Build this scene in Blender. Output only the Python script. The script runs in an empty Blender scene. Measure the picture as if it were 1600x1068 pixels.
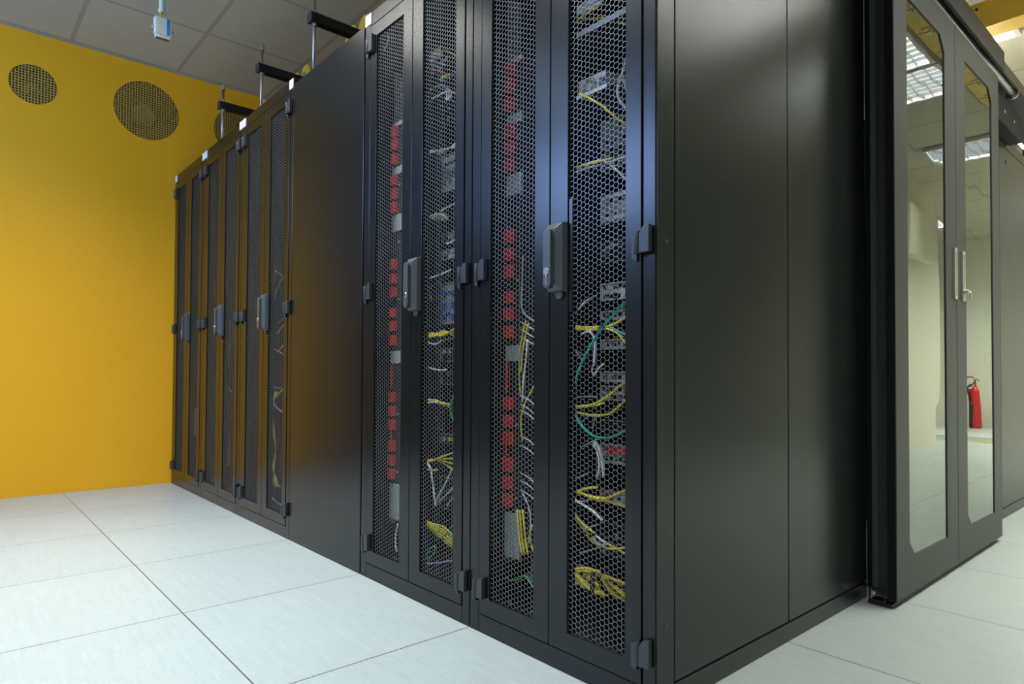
import bpy, bmesh, math, random
from mathutils import Vector, Matrix
random.seed(7)
SC = bpy.context.scene
COL = SC.collection
PI = math.pi

# ------------------------------------------------------------------ materials
def mat(name, color, rough=.5, metal=0., spec=.5, bump=None, emit=None, var=None):
    m = bpy.data.materials.new(name); m.use_nodes = True
    nt = m.node_tree; b = nt.nodes['Principled BSDF']
    b.inputs['Base Color'].default_value = (*color, 1)
    b.inputs['Roughness'].default_value = rough
    b.inputs['Metallic'].default_value = metal
    b.inputs['Specular IOR Level'].default_value = spec
    if emit:
        b.inputs['Emission Color'].default_value = (*emit[0], 1)
        b.inputs['Emission Strength'].default_value = emit[1]
    if bump or var:
        tc = nt.nodes.new('ShaderNodeTexCoord')
    if bump:                                   # (scale, strength, distance)
        n = nt.nodes.new('ShaderNodeTexNoise'); n.inputs['Scale'].default_value = bump[0]
        n.inputs['Detail'].default_value = 2
        bp = nt.nodes.new('ShaderNodeBump'); bp.inputs['Strength'].default_value = bump[1]
        bp.inputs['Distance'].default_value = bump[2]
        nt.links.new(tc.outputs['Object'], n.inputs['Vector'])
        nt.links.new(n.outputs['Fac'], bp.inputs['Height'])
        nt.links.new(bp.outputs['Normal'], b.inputs['Normal'])
    if var:                                    # (scale, second colour)
        n2 = nt.nodes.new('ShaderNodeTexNoise'); n2.inputs['Scale'].default_value = var[0]
        n2.inputs['Detail'].default_value = 4
        mx = nt.nodes.new('ShaderNodeMix'); mx.data_type = 'RGBA'
        mx.inputs['A'].default_value = (*color, 1); mx.inputs['B'].default_value = (*var[1], 1)
        nt.links.new(tc.outputs['Object'], n2.inputs['Vector'])
        nt.links.new(n2.outputs['Fac'], mx.inputs['Factor'])
        nt.links.new(mx.outputs['Result'], b.inputs['Base Color'])
    return m

def math_node(nt, op, a, b=None):
    n = nt.nodes.new('ShaderNodeMath'); n.operation = op
    for i, v in enumerate((a, b)):
        if v is None: continue
        if isinstance(v, (int, float)): n.inputs[i].default_value = v
        else: nt.links.new(v, n.inputs[i])
    return n.outputs[0]

def grid_mask(nt, xo, period, half):           # 1 on a grid line, 0 elsewhere
    f = math_node(nt, 'DIVIDE', xo, period)
    f = math_node(nt, 'FRACT', math_node(nt, 'ADD', f, .5))
    d = math_node(nt, 'ABSOLUTE', math_node(nt, 'SUBTRACT', f, .5))
    return math_node(nt, 'LESS_THAN', d, half / period)

def tile_mat(name, base, line, half, rough, streak=None, speck=None, tone=.05, spec=.5, grain=None):
    m = bpy.data.materials.new(name); m.use_nodes = True
    nt = m.node_tree; L = nt.links; b = nt.nodes['Principled BSDF']
    b.inputs['Roughness'].default_value = rough
    b.inputs['Specular IOR Level'].default_value = spec
    tc = nt.nodes.new('ShaderNodeTexCoord'); sp = nt.nodes.new('ShaderNodeSeparateXYZ')
    L.new(tc.outputs['Object'], sp.inputs[0])
    gx = grid_mask(nt, sp.outputs[0], .6, half); gy = grid_mask(nt, sp.outputs[1], .533, half * .89)
    g = math_node(nt, 'MAXIMUM', gx, gy)
    cx = math_node(nt, 'FLOOR', math_node(nt, 'DIVIDE', sp.outputs[0], .6))
    cy = math_node(nt, 'FLOOR', math_node(nt, 'DIVIDE', sp.outputs[1], .533))
    cb = nt.nodes.new('ShaderNodeCombineXYZ'); L.new(cx, cb.inputs[0]); L.new(cy, cb.inputs[1])
    wn = nt.nodes.new('ShaderNodeTexWhiteNoise'); L.new(cb.outputs[0], wn.inputs['Vector'])
    tn = math_node(nt, 'ADD', math_node(nt, 'MULTIPLY', wn.outputs['Value'], tone), 1 - tone / 2)
    big = nt.nodes.new('ShaderNodeTexNoise'); big.inputs['Scale'].default_value = 2.2; big.inputs['Detail'].default_value = 3
    L.new(tc.outputs['Object'], big.inputs['Vector'])
    tn = math_node(nt, 'MULTIPLY', tn, math_node(nt, 'ADD', math_node(nt, 'MULTIPLY', big.outputs['Fac'], .08), .96))
    if streak:
        mp = nt.nodes.new('ShaderNodeMapping'); mp.inputs['Scale'].default_value = (7, 55, 1)
        L.new(tc.outputs['Object'], mp.inputs['Vector'])
        ns = nt.nodes.new('ShaderNodeTexNoise'); ns.inputs['Scale'].default_value = 1; ns.inputs['Detail'].default_value = 3
        ns.inputs['Roughness'].default_value = .65
        L.new(mp.outputs[0], ns.inputs['Vector'])
        s = math_node(nt, 'MULTIPLY', math_node(nt, 'SUBTRACT', ns.outputs['Fac'], .5), streak)
        tn = math_node(nt, 'ADD', tn, s)
        mp2 = nt.nodes.new('ShaderNodeMapping'); mp2.inputs['Scale'].default_value = (16, 120, 1); mp2.inputs['Rotation'].default_value = (0, 0, .12)
        L.new(tc.outputs['Object'], mp2.inputs['Vector'])
        n2 = nt.nodes.new('ShaderNodeTexNoise'); n2.inputs['Scale'].default_value = 1; n2.inputs['Detail'].default_value = 1
        L.new(mp2.outputs[0], n2.inputs['Vector'])
        mr = nt.nodes.new('ShaderNodeMapRange'); mr.inputs['From Min'].default_value = .64; mr.inputs['From Max'].default_value = .72
        mr.inputs['To Min'].default_value = 0; mr.inputs['To Max'].default_value = .11; L.new(n2.outputs['Fac'], mr.inputs['Value'])
        tn = math_node(nt, 'ADD', tn, mr.outputs[0])
    if speck:
        ns = nt.nodes.new('ShaderNodeTexNoise'); ns.inputs['Scale'].default_value = speck[0]; ns.inputs['Detail'].default_value = 2
        L.new(tc.outputs['Object'], ns.inputs['Vector'])
        k = math_node(nt, 'MULTIPLY', math_node(nt, 'LESS_THAN', ns.outputs['Fac'], speck[1]), speck[2])
        tn = math_node(nt, 'SUBTRACT', tn, k)
    vm = nt.nodes.new('ShaderNodeVectorMath'); vm.operation = 'SCALE'
    vm.inputs[0].default_value = base; L.new(tn, vm.inputs['Scale'])
    mx = nt.nodes.new('ShaderNodeMix'); mx.data_type = 'RGBA'
    L.new(g, mx.inputs['Factor']); L.new(vm.outputs[0], mx.inputs['A']); mx.inputs['B'].default_value = (*line, 1)
    L.new(mx.outputs['Result'], b.inputs['Base Color'])
    return m

M = {}
M['paint'] = mat('anthracite_paint', (.0055, .006, .0065), .24, spec=.43, bump=(900, .05, .0006))
M['paint_side'] = mat('anthracite_side_paint', (.017, .020, .0175), .25, spec=.5, bump=(900, .06, .0005))
M['door_paint'] = mat('sliding_door_paint', (.058, .060, .055), .5, spec=.3, bump=(700, .05, .0005))
M['inner'] = mat('black_inner_steel', (.006, .006, .007), .6, spec=.2)
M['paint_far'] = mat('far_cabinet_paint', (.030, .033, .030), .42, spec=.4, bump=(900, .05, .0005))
M['black'] = mat('black_plastic', (.010, .010, .011), .38)
M['hinge'] = mat('dark_hinge_metal', (.045, .05, .056), .36, metal=.3)
M['handle'] = mat('grey_handle_plastic', (.055, .062, .068), .36)
M['mesh'] = mat('perforated_steel', (.17, .175, .18), .36, metal=.4, spec=.5)
M['zinc'] = mat('zinc_plated_steel', (.55, .57, .58), .32, metal=.9, var=(40, (.42, .44, .46)))
M['chrome'] = mat('chrome', (.75, .74, .7), .18, metal=1)
M['nickel'] = mat('brushed_nickel', (.72, .69, .58), .34, metal=.8)
M['white'] = mat('white_plastic', (.72, .73, .72), .45)
M['label'] = mat('white_label', (.85, .86, .86), .5)
M['blue_stripe'] = mat('blue_stripe', (.01, .27, .62), .45)
M['brown'] = mat('brown_slot', (.22, .12, .03), .6)
M['red_outlet'] = mat('red_outlet', (.82, .06, .03), .45)
M['pdu_grey'] = mat('strip_grey', (.42, .46, .46), .5)
M['pdu_dark'] = mat('strip_dark', (.02, .02, .022), .5)
M['pdu_side'] = mat('strip_aluminium', (.26, .29, .28), .42, metal=.2)
M['yellow_duct'] = mat('yellow_duct_plastic', (.80, .50, .035), .38, var=(6, (.76, .44, .025)))
M['duct_plate'] = mat('pale_yellow_plate', (.80, .60, .20), .42)
M['duct_seam'] = mat('brown_seam', (.30, .12, .015), .5)
M['wall_yellow'] = mat('yellow_wall_paint', (.91, .455, .016), .55, spec=.25, bump=(260, .05, .001), var=(1.5, (.89, .435, .015)))
M['grille'] = mat('grille_paint', (.42, .27, .05), .5)
M['duct_in'] = mat('duct_metal', (.022, .018, .010), .5)
M['fan'] = mat('fan_plastic', (.26, .23, .16), .5)
M['cream'] = mat('cream_wall_paint', (.76, .75, .62), .6, spec=.25, bump=(260, .05, .001))
M['grey_wall'] = mat('white_wall_paint', (.30, .31, .31), .6, spec=.25, bump=(260, .05, .001))
M['dark_wall'] = mat('dark_grey_wall_paint', (.10, .105, .10), .6)
M['dark_door'] = mat('dark_grey_door_paint', (.06, .065, .065), .4)
M['trim'] = mat('grey_trim', (.36, .35, .31), .5)
M['floor'] = tile_mat('floor_tiles', (.435, .478, .458), (.05, .055, .055), .0016, .36, streak=.22, tone=.05, spec=.4)
M['ceiling'] = tile_mat('ceiling_tiles', (.53, .49, .385), (.40, .36, .28), .012, .85, speck=(75, .33, .16), tone=.04, spec=.15)
M['lamp'] = mat('lamp_diffuser', (.9, .9, .9), .5, emit=((1., .985, .93), 1.0))
M['lamp_cool'] = mat('cool_lamp_diffuser', (.9, .9, .9), .5, emit=((.7, .86, 1.), 1.0))
M['lamp_far'] = mat('warm_lamp_diffuser', (.9, .9, .9), .5, emit=((1., .97, .9), 1.0))
M['lamp_blue'] = mat('bluish_lamp_diffuser', (.9, .9, .9), .5, emit=((.42, .62, 1.), 1.0))
M['louvre'] = mat('louvre_aluminium', (.16, .17, .18), .5, metal=.2)
M['sky_pane'] = mat('frosted_daylight_pane', (.8, .85, .9), .5, emit=((.30, .50, 1.), 1.0))
M['frame_white'] = mat('window_frame_white', (.7, .7, .7), .45)
M['rail_paint'] = mat('rail_cover_paint', (.035, .036, .033), .5, spec=.3)
M['lamp_near'] = mat('side_lamp_diffuser', (.9, .9, .9), .5, emit=((1., .985, .93), 1.0))
M['brush'] = mat('brush_bristles', (.008, .008, .009), .6, bump=(420, 1.0, .006), var=(380, (.045, .047, .05)))
M['profile'] = mat('dark_aluminium', (.05, .06, .06), .4, metal=.3)
M['mat_grey'] = mat('grey_mat', (.25, .26, .25), .8)
M['mat_yellow'] = mat('yellow_edge', (.72, .66, .12), .6)
M['ext_red'] = mat('extinguisher_red', (.62, .03, .03), .25)
M['ext_black'] = mat('horn_black', (.012, .014, .013), .4)
M['copper'] = mat('valve_brass', (.22, .09, .05), .35, metal=.6)
M['gear'] = mat('server_steel', (.52, .55, .58), .42, metal=.2)
M['gear_dark'] = mat('server_dark', (.018, .019, .022), .45)
M['gear_mid'] = mat('server_mid', (.24, .26, .29), .45, metal=.2)
M['gear_light'] = mat('server_pale', (.78, .80, .82), .42)
M['port'] = mat('port_black', (.006, .006, .007), .5)
M['tag_red'] = mat('red_tag', (.62, .05, .06), .5)
M['tag_green'] = mat('green_latch', (.03, .45, .30), .4)
M['tag_blue'] = mat('blue_latch', (.02, .06, .62), .4)
M['lime_dot'] = mat('lime_led', (.45, .75, .05), .4)
CC = {'yellow': (.78, .62, .035), 'white': (.74, .76, .78), 'beige': (.58, .54, .44), 'grey': (.34, .36, .38), 'teal': (.015, .40, .32),
      'red': (.60, .06, .05), 'green': (.06, .48, .12), 'lime': (.45, .80, .04), 'blue': (.05, .10, .30), 'black': (.03, .03, .035),
      'pale': (.50, .55, .66), 'bluepale': (.10, .16, .34)}
for k, c in CC.items(): M['c_' + k] = mat('cable_' + k, c, .42)

def glass_mat():
    m = bpy.data.materials.new('tinted_door_glass'); m.use_nodes = True
    nt = m.node_tree; L = nt.links
    for n in list(nt.nodes):
        if n.type == 'BSDF_PRINCIPLED': nt.nodes.remove(n)
    out = [n for n in nt.nodes if n.type == 'OUTPUT_MATERIAL'][0]
    fr = nt.nodes.new('ShaderNodeFresnel'); fr.inputs['IOR'].default_value = 3.5
    gl = nt.nodes.new('ShaderNodeBsdfGlossy'); gl.inputs['Roughness'].default_value = .0
    gl.inputs['Color'].default_value = (.92, .97, .93, 1)
    tr = nt.nodes.new('ShaderNodeBsdfTransparent'); tr.inputs['Color'].default_value = (.55, .6, .57, 1)
    mx = nt.nodes.new('ShaderNodeMixShader')
    tc = nt.nodes.new('ShaderNodeTexCoord'); mp = nt.nodes.new('ShaderNodeMapping'); mp.inputs['Scale'].default_value = (1, 3.2, 2.0)
    n = nt.nodes.new('ShaderNodeTexNoise'); n.inputs['Scale'].default_value = 2.2; n.inputs['Detail'].default_value = 0
    bp = nt.nodes.new('ShaderNodeBump'); bp.inputs['Strength'].default_value = .25; bp.inputs['Distance'].default_value = .0022
    L.new(tc.outputs['Object'], mp.inputs['Vector']); L.new(mp.outputs[0], n.inputs['Vector'])
    L.new(n.outputs['Fac'], bp.inputs['Height']); L.new(bp.outputs['Normal'], gl.inputs['Normal'])
    L.new(fr.outputs[0], mx.inputs[0]); L.new(tr.outputs[0], mx.inputs[1]); L.new(gl.outputs[0], mx.inputs[2])
    L.new(mx.outputs[0], out.inputs['Surface'])
    return m
M['glass'] = glass_mat()

# ------------------------------------------------------------------ mesh helpers
class MB:
    """collects shapes, built as one mesh object"""
    def __init__(s): s.v = []; s.f = []; s.mi = []; s.sm = []; s.mats = []
    def m(s, key):
        if key not in s.mats: s.mats.append(key)
        return s.mats.index(key)
    def add(s, vs, fs, key, smooth=False):
        o = len(s.v); s.v += [tuple(v) for v in vs]; k = s.m(key)
        for f in fs: s.f.append(tuple(i + o for i in f)); s.mi.append(k); s.sm.append(smooth)
        return s
    def box(s, a, b, key):
        (x0, y0, z0), (x1, y1, z1) = a, b
        vs = [(x0, y0, z0), (x1, y0, z0), (x1, y1, z0), (x0, y1, z0), (x0, y0, z1), (x1, y0, z1), (x1, y1, z1), (x0, y1, z1)]
        return s.add(vs, [(0, 3, 2, 1), (4, 5, 6, 7), (0, 1, 5, 4), (1, 2, 6, 5), (2, 3, 7, 6), (3, 0, 4, 7)], key)
    def prism(s, poly, axis, a, b, key):
        """poly: list of (p,q) in the plane across axis; extruded from a to b"""
        def P(p, q, t): return {'x': (t, p, q), 'y': (p, t, q), 'z': (p, q, t)}[axis]
        n = len(poly)
        vs = [P(p, q, a) for p, q in poly] + [P(p, q, b) for p, q in poly]
        fs = [tuple(range(n - 1, -1, -1)), tuple(range(n, 2 * n))] + [(i, (i + 1) % n, n + (i + 1) % n, n + i) for i in range(n)]
        return s.add(vs, fs, key)
    def ring(s, outer, inner, axis, a, b, key):
        """frame: two polygons with the same number of points, extruded from a to b"""
        def P(p, q, t): return {'x': (t, p, q), 'y': (p, t, q), 'z': (p, q, t)}[axis]
        n = len(outer)
        vs = [P(*p, a) for p in outer] + [P(*p, a) for p in inner] + [P(*p, b) for p in outer] + [P(*p, b) for p in inner]
        fs = []
        for i in range(n):
            j = (i + 1) % n
            fs += [(i, j, n + j, n + i), (2 * n + i, 3 * n + i, 3 * n + j, 2 * n + j), (i, 2 * n + i, 2 * n + j, j), (n + i, n + j, 3 * n + j, 3 * n + i)]
        return s.add(vs, fs, key)
    def cyl(s, c, r, h, axis, key, n=16, r2=None, smooth=True):
        r2 = r if r2 is None else r2
        vs = []
        for t, rr in ((0, r), (h, r2)):
            for i in range(n):
                a = 2 * PI * i / n; p, q = rr * math.cos(a), rr * math.sin(a)
                vs.append({'x': (c[0] + t, c[1] + p, c[2] + q), 'y': (c[0] + p, c[1] + t, c[2] + q), 'z': (c[0] + p, c[1] + q, c[2] + t)}[axis])
        s.add(vs, [(i, (i + 1) % n, n + (i + 1) % n, n + i) for i in range(n)], key, smooth)
        o = len(s.v) - 2 * n; k = s.m(key)
        for f in (tuple(o + i for i in range(n - 1, -1, -1)), tuple(o + n + i for i in range(n))):
            s.f.append(f); s.mi.append(k); s.sm.append(False)
        return s
    def lathe(s, c, prof, key, n=20):
        vs = []
        for r, z in prof:
            for i in range(n):
                a = 2 * PI * i / n; vs.append((c[0] + r * math.cos(a), c[1] + r * math.sin(a), c[2] + z))
        fs = []
        for k in range(len(prof) - 1):
            for i in range(n): fs.append((k * n + i, k * n + (i + 1) % n, (k + 1) * n + (i + 1) % n, (k + 1) * n + i))
        return s.add(vs, fs, key, True)
    def tube(s, pts, r, key, n=7, sub=5, cap=True):
        P = [Vector(p) for p in pts]
        if len(P) > 2 and sub > 1:
            Q = []; E = [P[0] * 2 - P[1]] + P + [P[-1] * 2 - P[-2]]
            for i in range(1, len(E) - 2):
                a, b, c, d = E[i - 1:i + 3]
                for k in range(sub):
                    t = k / sub
                    Q.append(.5 * ((2 * b) + (c - a) * t + (2 * a - 5 * b + 4 * c - d) * t * t + (3 * b - a - 3 * c + d) * t ** 3))
            Q.append(P[-1]); P = Q
        vs = []; up = None
        for i, p in enumerate(P):
            d = (P[min(i + 1, len(P) - 1)] - P[max(i - 1, 0)])
            d = d.normalized() if d.length > 1e-9 else Vector((0, 0, 1))
            if up is None:
                up = d.cross(Vector((.31, .77, .55))); up = up.normalized()
            up = (up - d * up.dot(d)).normalized(); w = d.cross(up)
            for k in range(n):
                a = 2 * PI * k / n; vs.append(p + (up * math.cos(a) + w * math.sin(a)) * r)
        fs = [(i * n + k, i * n + (k + 1) % n, (i + 1) * n + (k + 1) % n, (i + 1) * n + k) for i in range(len(P) - 1) for k in range(n)]
        if cap: fs += [tuple(range(n - 1, -1, -1)), tuple((len(P) - 1) * n + k for k in range(n))]
        return s.add(vs, fs, key, True)
    def build(s, name, parent=None, bevel=None, loc=None):
        me = bpy.data.meshes.new(name); me.from_pydata(s.v, [], s.f)
        for k in s.mats: me.materials.append(M[k])
        me.polygons.foreach_set('material_index', s.mi); me.polygons.foreach_set('use_smooth', s.sm)
        me.update()
        return obj(name, me, parent, bevel, loc)

def obj(name, me, parent=None, bevel=None, loc=None):
    o = bpy.data.objects.new(name, me); COL.objects.link(o)
    if parent: o.parent = parent
    if loc: o.location = loc
    if bevel:
        md = o.modifiers.new('bevel', 'BEVEL'); md.width = bevel; md.segments = 2; md.limit_method = 'ANGLE'; md.angle_limit = math.radians(40)
        md.harden_normals = False
    return o
def tag(o, label, cat, group=None, kind=None):
    o['label'] = label; o['category'] = cat
    if group: o['group'] = group
    if kind: o['kind'] = kind
    return o
def thing(name, loc, label, cat, group=None):
    o = bpy.data.objects.new(name, None); COL.objects.link(o); o.location = loc; o.empty_display_size = .1
    return tag(o, label, cat, group)
def struct(o): o['kind'] = 'structure'; return o
def rect(a, b, c, d): return [(a, c), (b, c), (b, d), (a, d)]
# ------------------------------------------------------------------ the setting
XW, ZC = -3.612, 2.505          # yellow wall, ceiling height
XR, YF, YB = 2.6, -2.4, 9.2
struct(MB().box((XW - .2, YF - .1, -.05), (XR + .1, YB + .1, 0), 'floor').build('floor'))
struct(MB().box((XW - .2, YF - .1, ZC), (XR + .1, YB + .1, ZC + .05), 'ceiling').build('ceiling'))

VENTS = [(-.697, 2.216, .114), (-.157, 2.222, .178), (.388, 2.222, .178)]
def yellow_wall():
    b = MB(); ys = -.98; N = 64
    X = XW
    def quad(y0, y1, z0, z1): b.add([(X, y0, z0), (X, y1, z0), (X, y1, z1), (X, y0, z1)], [(0, 1, 2, 3)], 'wall_yellow')
    for (c, zc, r) in VENTS:
        h = r + .03
        quad(ys, c - h, 0, ZC); quad(c - h, c + h, 0, zc - h); quad(c - h, c + h, zc + h, ZC)
        vs = []
        for i in range(N):
            a = 2 * PI * i / N; ca, sa = math.cos(a), math.sin(a); k = h / max(abs(ca), abs(sa))
            vs += [(X, c + r * ca, zc + r * sa), (X, c + k * ca, zc + k * sa)]
        b.add(vs, [(2 * i, 2 * i + 1, 2 * ((i + 1) % N) + 1, 2 * ((i + 1) % N)) for i in range(N)], 'wall_yellow')
        ys = c + h
    quad(ys, YB, 0, ZC)
    # outer skin behind the ducts
    b.box((X - .34, -.98, 0), (X - .3, YB, ZC), 'wall_yellow')
    return b
struct(yellow_wall().build('wall_left'))
struct(MB().box((XW - .12, YF, 0), (XW, -.9805, ZC), 'dark_wall').build('wall_west'))
struct(MB().box((XW + .0005, -2.1, 0), (XW + .02, -1.1, 2.08), 'dark_door').build('door_1'))
struct(MB().box((XR, YF, 0), (XR + .1, YB, ZC), 'grey_wall').build('wall_right'))
struct(MB().box((XW, YB, 0), (XR + .1, YB + .1, ZC), 'cream').build('wall_back'))
WX0, WX1, WZ0, WZ1 = -3.1, -1.55, 1.68, 2.42
b = MB()
b.box((XW, YF - .1, 0), (WX0, YF, ZC), 'grey_wall'); b.box((WX1, YF - .1, 0), (XR + .1, YF, ZC), 'grey_wall')
b.box((WX0, YF - .1, 0), (WX1, YF, WZ0), 'grey_wall'); b.box((WX0, YF - .1, WZ1), (WX1, YF, ZC), 'grey_wall')
struct(b.build('wall_front'))
win = bpy.data.objects.new('window_1', None); COL.objects.link(win); win.location = ((WX0 + WX1) / 2, YF, WZ0); win['kind'] = 'structure'
hw, hh = (WX1 - WX0) / 2, WZ1 - WZ0
f = MB(); f.ring(rect(-hw, hw, 0, hh), rect(-hw + .05, hw - .05, .05, hh - .05), 'y', -.08, -.02, 'frame_white')
f.box((-.025, -.08, .05), (.025, -.02, hh - .05), 'frame_white'); f.build('window_frame', win)
MB().box((-hw + .05, -.06, .05), (hw - .05, -.05, hh - .05), 'sky_pane').build('window_pane', win)
struct(MB().box((XW, YF, ZC - .010), (XW + .014, YB, ZC - .001), 'trim').build('trim_1'))
struct(MB().box((1.5, 5.0, 0), (XR, 6.3, ZC), 'cream').build('column'))
struct(MB().box((1.42, 5.25, 1.75), (1.5, 6.0, 2.2), 'cream').build('trim_2'))

# ------------------------------------------------------------------ round wall vents
def wall_vent(c, zc, r, label):
    t = thing('wall_vent', (XW, c, zc), label, 'vent', 'round perforated wall vents')
    g = MB(); p = .0140; hs = p * .36
    n = int(r / p) + 1
    for i in range(-n, n + 1):
        for j in range(-n, n + 1):
            y, z = i * p, j * p
            if math.hypot(y, z) > r - p * .45: continue
            o = rect(y - p / 2, y + p / 2, z - p / 2, z + p / 2)
            q = [(y + hs * 1.2 * math.cos(PI / 4 + k * PI / 2) , z + hs * 1.2 * math.sin(PI / 4 + k * PI / 2)) for k in (2, 3, 0, 1)]
            vs = [(0, *a) for a in o] + [(0, *a) for a in q] + [(-.002, *a) for a in q]
            fs = []
            for k in range(4):
                l = (k + 1) % 4; fs += [(k, l, 4 + l, 4 + k), (4 + k, 4 + l, 8 + l, 8 + k)]
            g.add(vs, fs, 'grille')
    N = 48
    ro = [(r * 1.02 * math.cos(2 * PI * i / N), r * 1.02 * math.sin(2 * PI * i / N)) for i in range(N)]
    ri = [(a * (1 - p * .75 / r) , b_ * (1 - p * .75 / r)) for a, b_ in ro]
    g.ring(ro, ri, 'x', -.001, .0012, 'wall_yellow')
    g.build('grille', t)
    d = MB(); vs = []
    for x in (-.004, -.26):
        for i in range(N): vs.append((x, r * math.cos(2 * PI * i / N), r * math.sin(2 * PI * i / N)))
    d.add(vs, [(i, N + i, N + (i + 1) % N, (i + 1) % N) for i in range(N)] + [tuple(range(N, 2 * N))], 'duct_in', False)
    d.build('duct', t)
    fb = MB(); fb.cyl((-.14, 0, 0), r * .36, .05, 'x', 'fan', 20)
    for k in range(5):
        a = 2 * PI * k / 5 + .5; vs = []
        for rr, w in ((r * .3, .25), (r * .62, .42), (r * .9, .46)):
            for sgn in (-1, 1):
                aa = a + sgn * w * .9; vs.append((-.1 + sgn * .02, rr * math.cos(aa), rr * math.sin(aa)))
        fb.add(vs, [(0, 1, 3, 2), (2, 3, 5, 4)], 'duct_in', True)
    fb.build('fan_blades', t)
wall_vent(*VENTS[0], 'small round perforated vent on the yellow wall, apart from the two larger ones')
wall_vent(*VENTS[1], 'large round perforated vent in full view on the yellow wall')
wall_vent(*VENTS[2], 'round perforated vent on the yellow wall half hidden behind the cabinets')

# ------------------------------------------------------------------ ceiling lights
TINT = {'lamp': (.96, 1., .90), 'lamp_cool': (.88, .97, 1.), 'lamp_blue': (.7, .85, 1.), 'lamp_far': (1., .98, .90), 'lamp_near': (.96, 1., .90)}
def ceiling_light(cx, cy, lamp, power, spread, label):
    t = thing('ceiling_light', (cx, cy, ZC), label, 'ceiling light', 'recessed louvred ceiling lights')
    hx, hy = .29, .257
    MB().ring(rect(-hx, hx, -hy, hy), rect(-hx + .022, hx - .022, -hy + .022, hy - .022), 'z', -.032, -.001, 'frame_white').build('light_frame', t)
    MB().box((-hx + .022, -hy + .022, -.006), (hx - .022, hy - .022, -.003), lamp).build('diffuser', t)
    ld = bpy.data.lights.new('lamp', 'AREA'); ld.shape = 'RECTANGLE'; ld.size = 2 * hx - .05; ld.size_y = 2 * hy - .05
    ld.energy = power; ld.color = TINT[lamp]; ld.spread = math.radians(spread)
    lo = bpy.data.objects.new('lamp', ld); COL.objects.link(lo); lo.parent = t; lo.location = (0, 0, -.008)
    l = MB()
    for i in range(1, 8): x = -hx + .022 + i * (2 * hx - .044) / 8; l.box((x - .0008, -hy + .023, -.030), (x + .0008, hy - .023, -.009), 'louvre')
    for i in range(1, 7): y = -hy + .022 + i * (2 * hy - .044) / 7; l.box((-hx + .023, y - .0008, -.0298), (hx - .023, y + .0008, -.0092), 'louvre')
    l.build('louvre', t)
def tile_c(i, j): return (.6 * i + .3, .533 * j + .2665)
for i, j, lamp, pw, sp, lab in (
    (-4, -2, 'lamp_far', 32, 130, 'louvred ceiling light above the front aisle, the one nearest the yellow wall'),
    (-4, -4, 'lamp_blue', 6, 140, 'louvred ceiling light of bluish white above the front aisle under the high window'),
    (-2, -2, 'lamp_cool', 36, 140, 'louvred ceiling light above the front aisle facing the two near mesh cabinets'),
    (1, -3, 'lamp_cool', 42, 145, 'louvred ceiling light where the two aisles meet'),
    (1, 2, 'lamp_near', 11, 120, 'louvred ceiling light beside the plain side of the corner cabinet, nearer one'),
    (1, 3, 'lamp_near', 11, 120, 'louvred ceiling light beside the plain side of the corner cabinet, second one'),
    (1, 5, 'lamp', 16, 136, 'louvred ceiling light above the side aisle, reflected high in the door glass'),
    (1, 6, 'lamp', 16, 136, 'louvred ceiling light above the side aisle, reflected just behind the first'),
    (1, 9, 'lamp', 12, 136, 'louvred ceiling light reflected across the middle of both glass doors'),
    (1, 15, 'lamp', 34, 150, 'added fill light closest to the far cream wall'),  # added to brighten the cream end wall
    (1, 13, 'lamp', 50, 136, 'added fill light far down the side aisle, next to the one by the cream wall'),  # extra lamp put in to light the end wall
    (3, 14, 'lamp', 50, 130, 'added fill light over the fire extinguisher corner'),  # fill light added for the extinguisher corner
    (-1, 9, 'lamp', 85, 170, 'added fill light over the cabinets opposite the cream column'),  # added out of view to light the column face
    (-1, 11, 'lamp', 85, 170, 'added fill light over the cabinets, past the one opposite the cream column'),  # second unseen lamp added for the column
    (-1, 14, 'lamp', 85, 170, 'added fill light near the far cream wall, over the cabinet side'),  # unseen lamp added to fill the end wall from the cabinet side
    (-1, 5, 'lamp', 24, 160, 'bright ceiling light glimpsed behind the yellow tray over the doors'),
    (-4, 5, 'lamp', 20, 160, 'louvred ceiling light over the enclosed aisle behind the cabinets')):
    ceiling_light(*tile_c(i, j), lamp, pw, sp, lab)

# ------------------------------------------------------------------ server cabinets
W_, D_, H_ = .6, 1.03, 1.858
def hex_panel():
    b = MB(); cs, p = .0117, .0120; ax, az = cs / 1.5, p / 2      # flat-topped cells
    x0, x1, z0, z1 = 0, .164, 0, 1.673
    k = .905
    def cell(cx, cz):
        O = [(cx + ax * math.cos(i * PI / 3), cz + az * math.sin(i * PI / 3) / math.sin(PI / 3)) for i in range(6)]
        Q = [(cx + (x - cx) * k, cz + (z - cz) * k) for x, z in O]
        vs = [(x, 0, z) for x, z in O] + [(x, 0, z) for x, z in Q] + [(x, .0007, z) for x, z in Q]
        fs = []
        for i in range(6):
            j = (i + 1) % 6; fs += [(i, j, 6 + j, 6 + i), (6 + i, 6 + j, 12 + j, 12 + i)]
        b.add(vs, fs, 'mesh')
    ni = int(.164 / cs)
    for i in range(ni + 1):
        for j in range(int(1.673 / p) + 2):
            cell(i * cs + .006, j * p + (p / 2 if i % 2 else 0))
    return b
HEX = None
def leaf_frame(x0, x1, ox0, ox1, notch):
    b = MB(); z0, z1 = .048, 1.8085
    b.ring(rect(x0, x1, z0, z1), rect(ox0, ox1, .091, 1.764), 'y', -.002, .024, 'paint')
    return b
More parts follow.
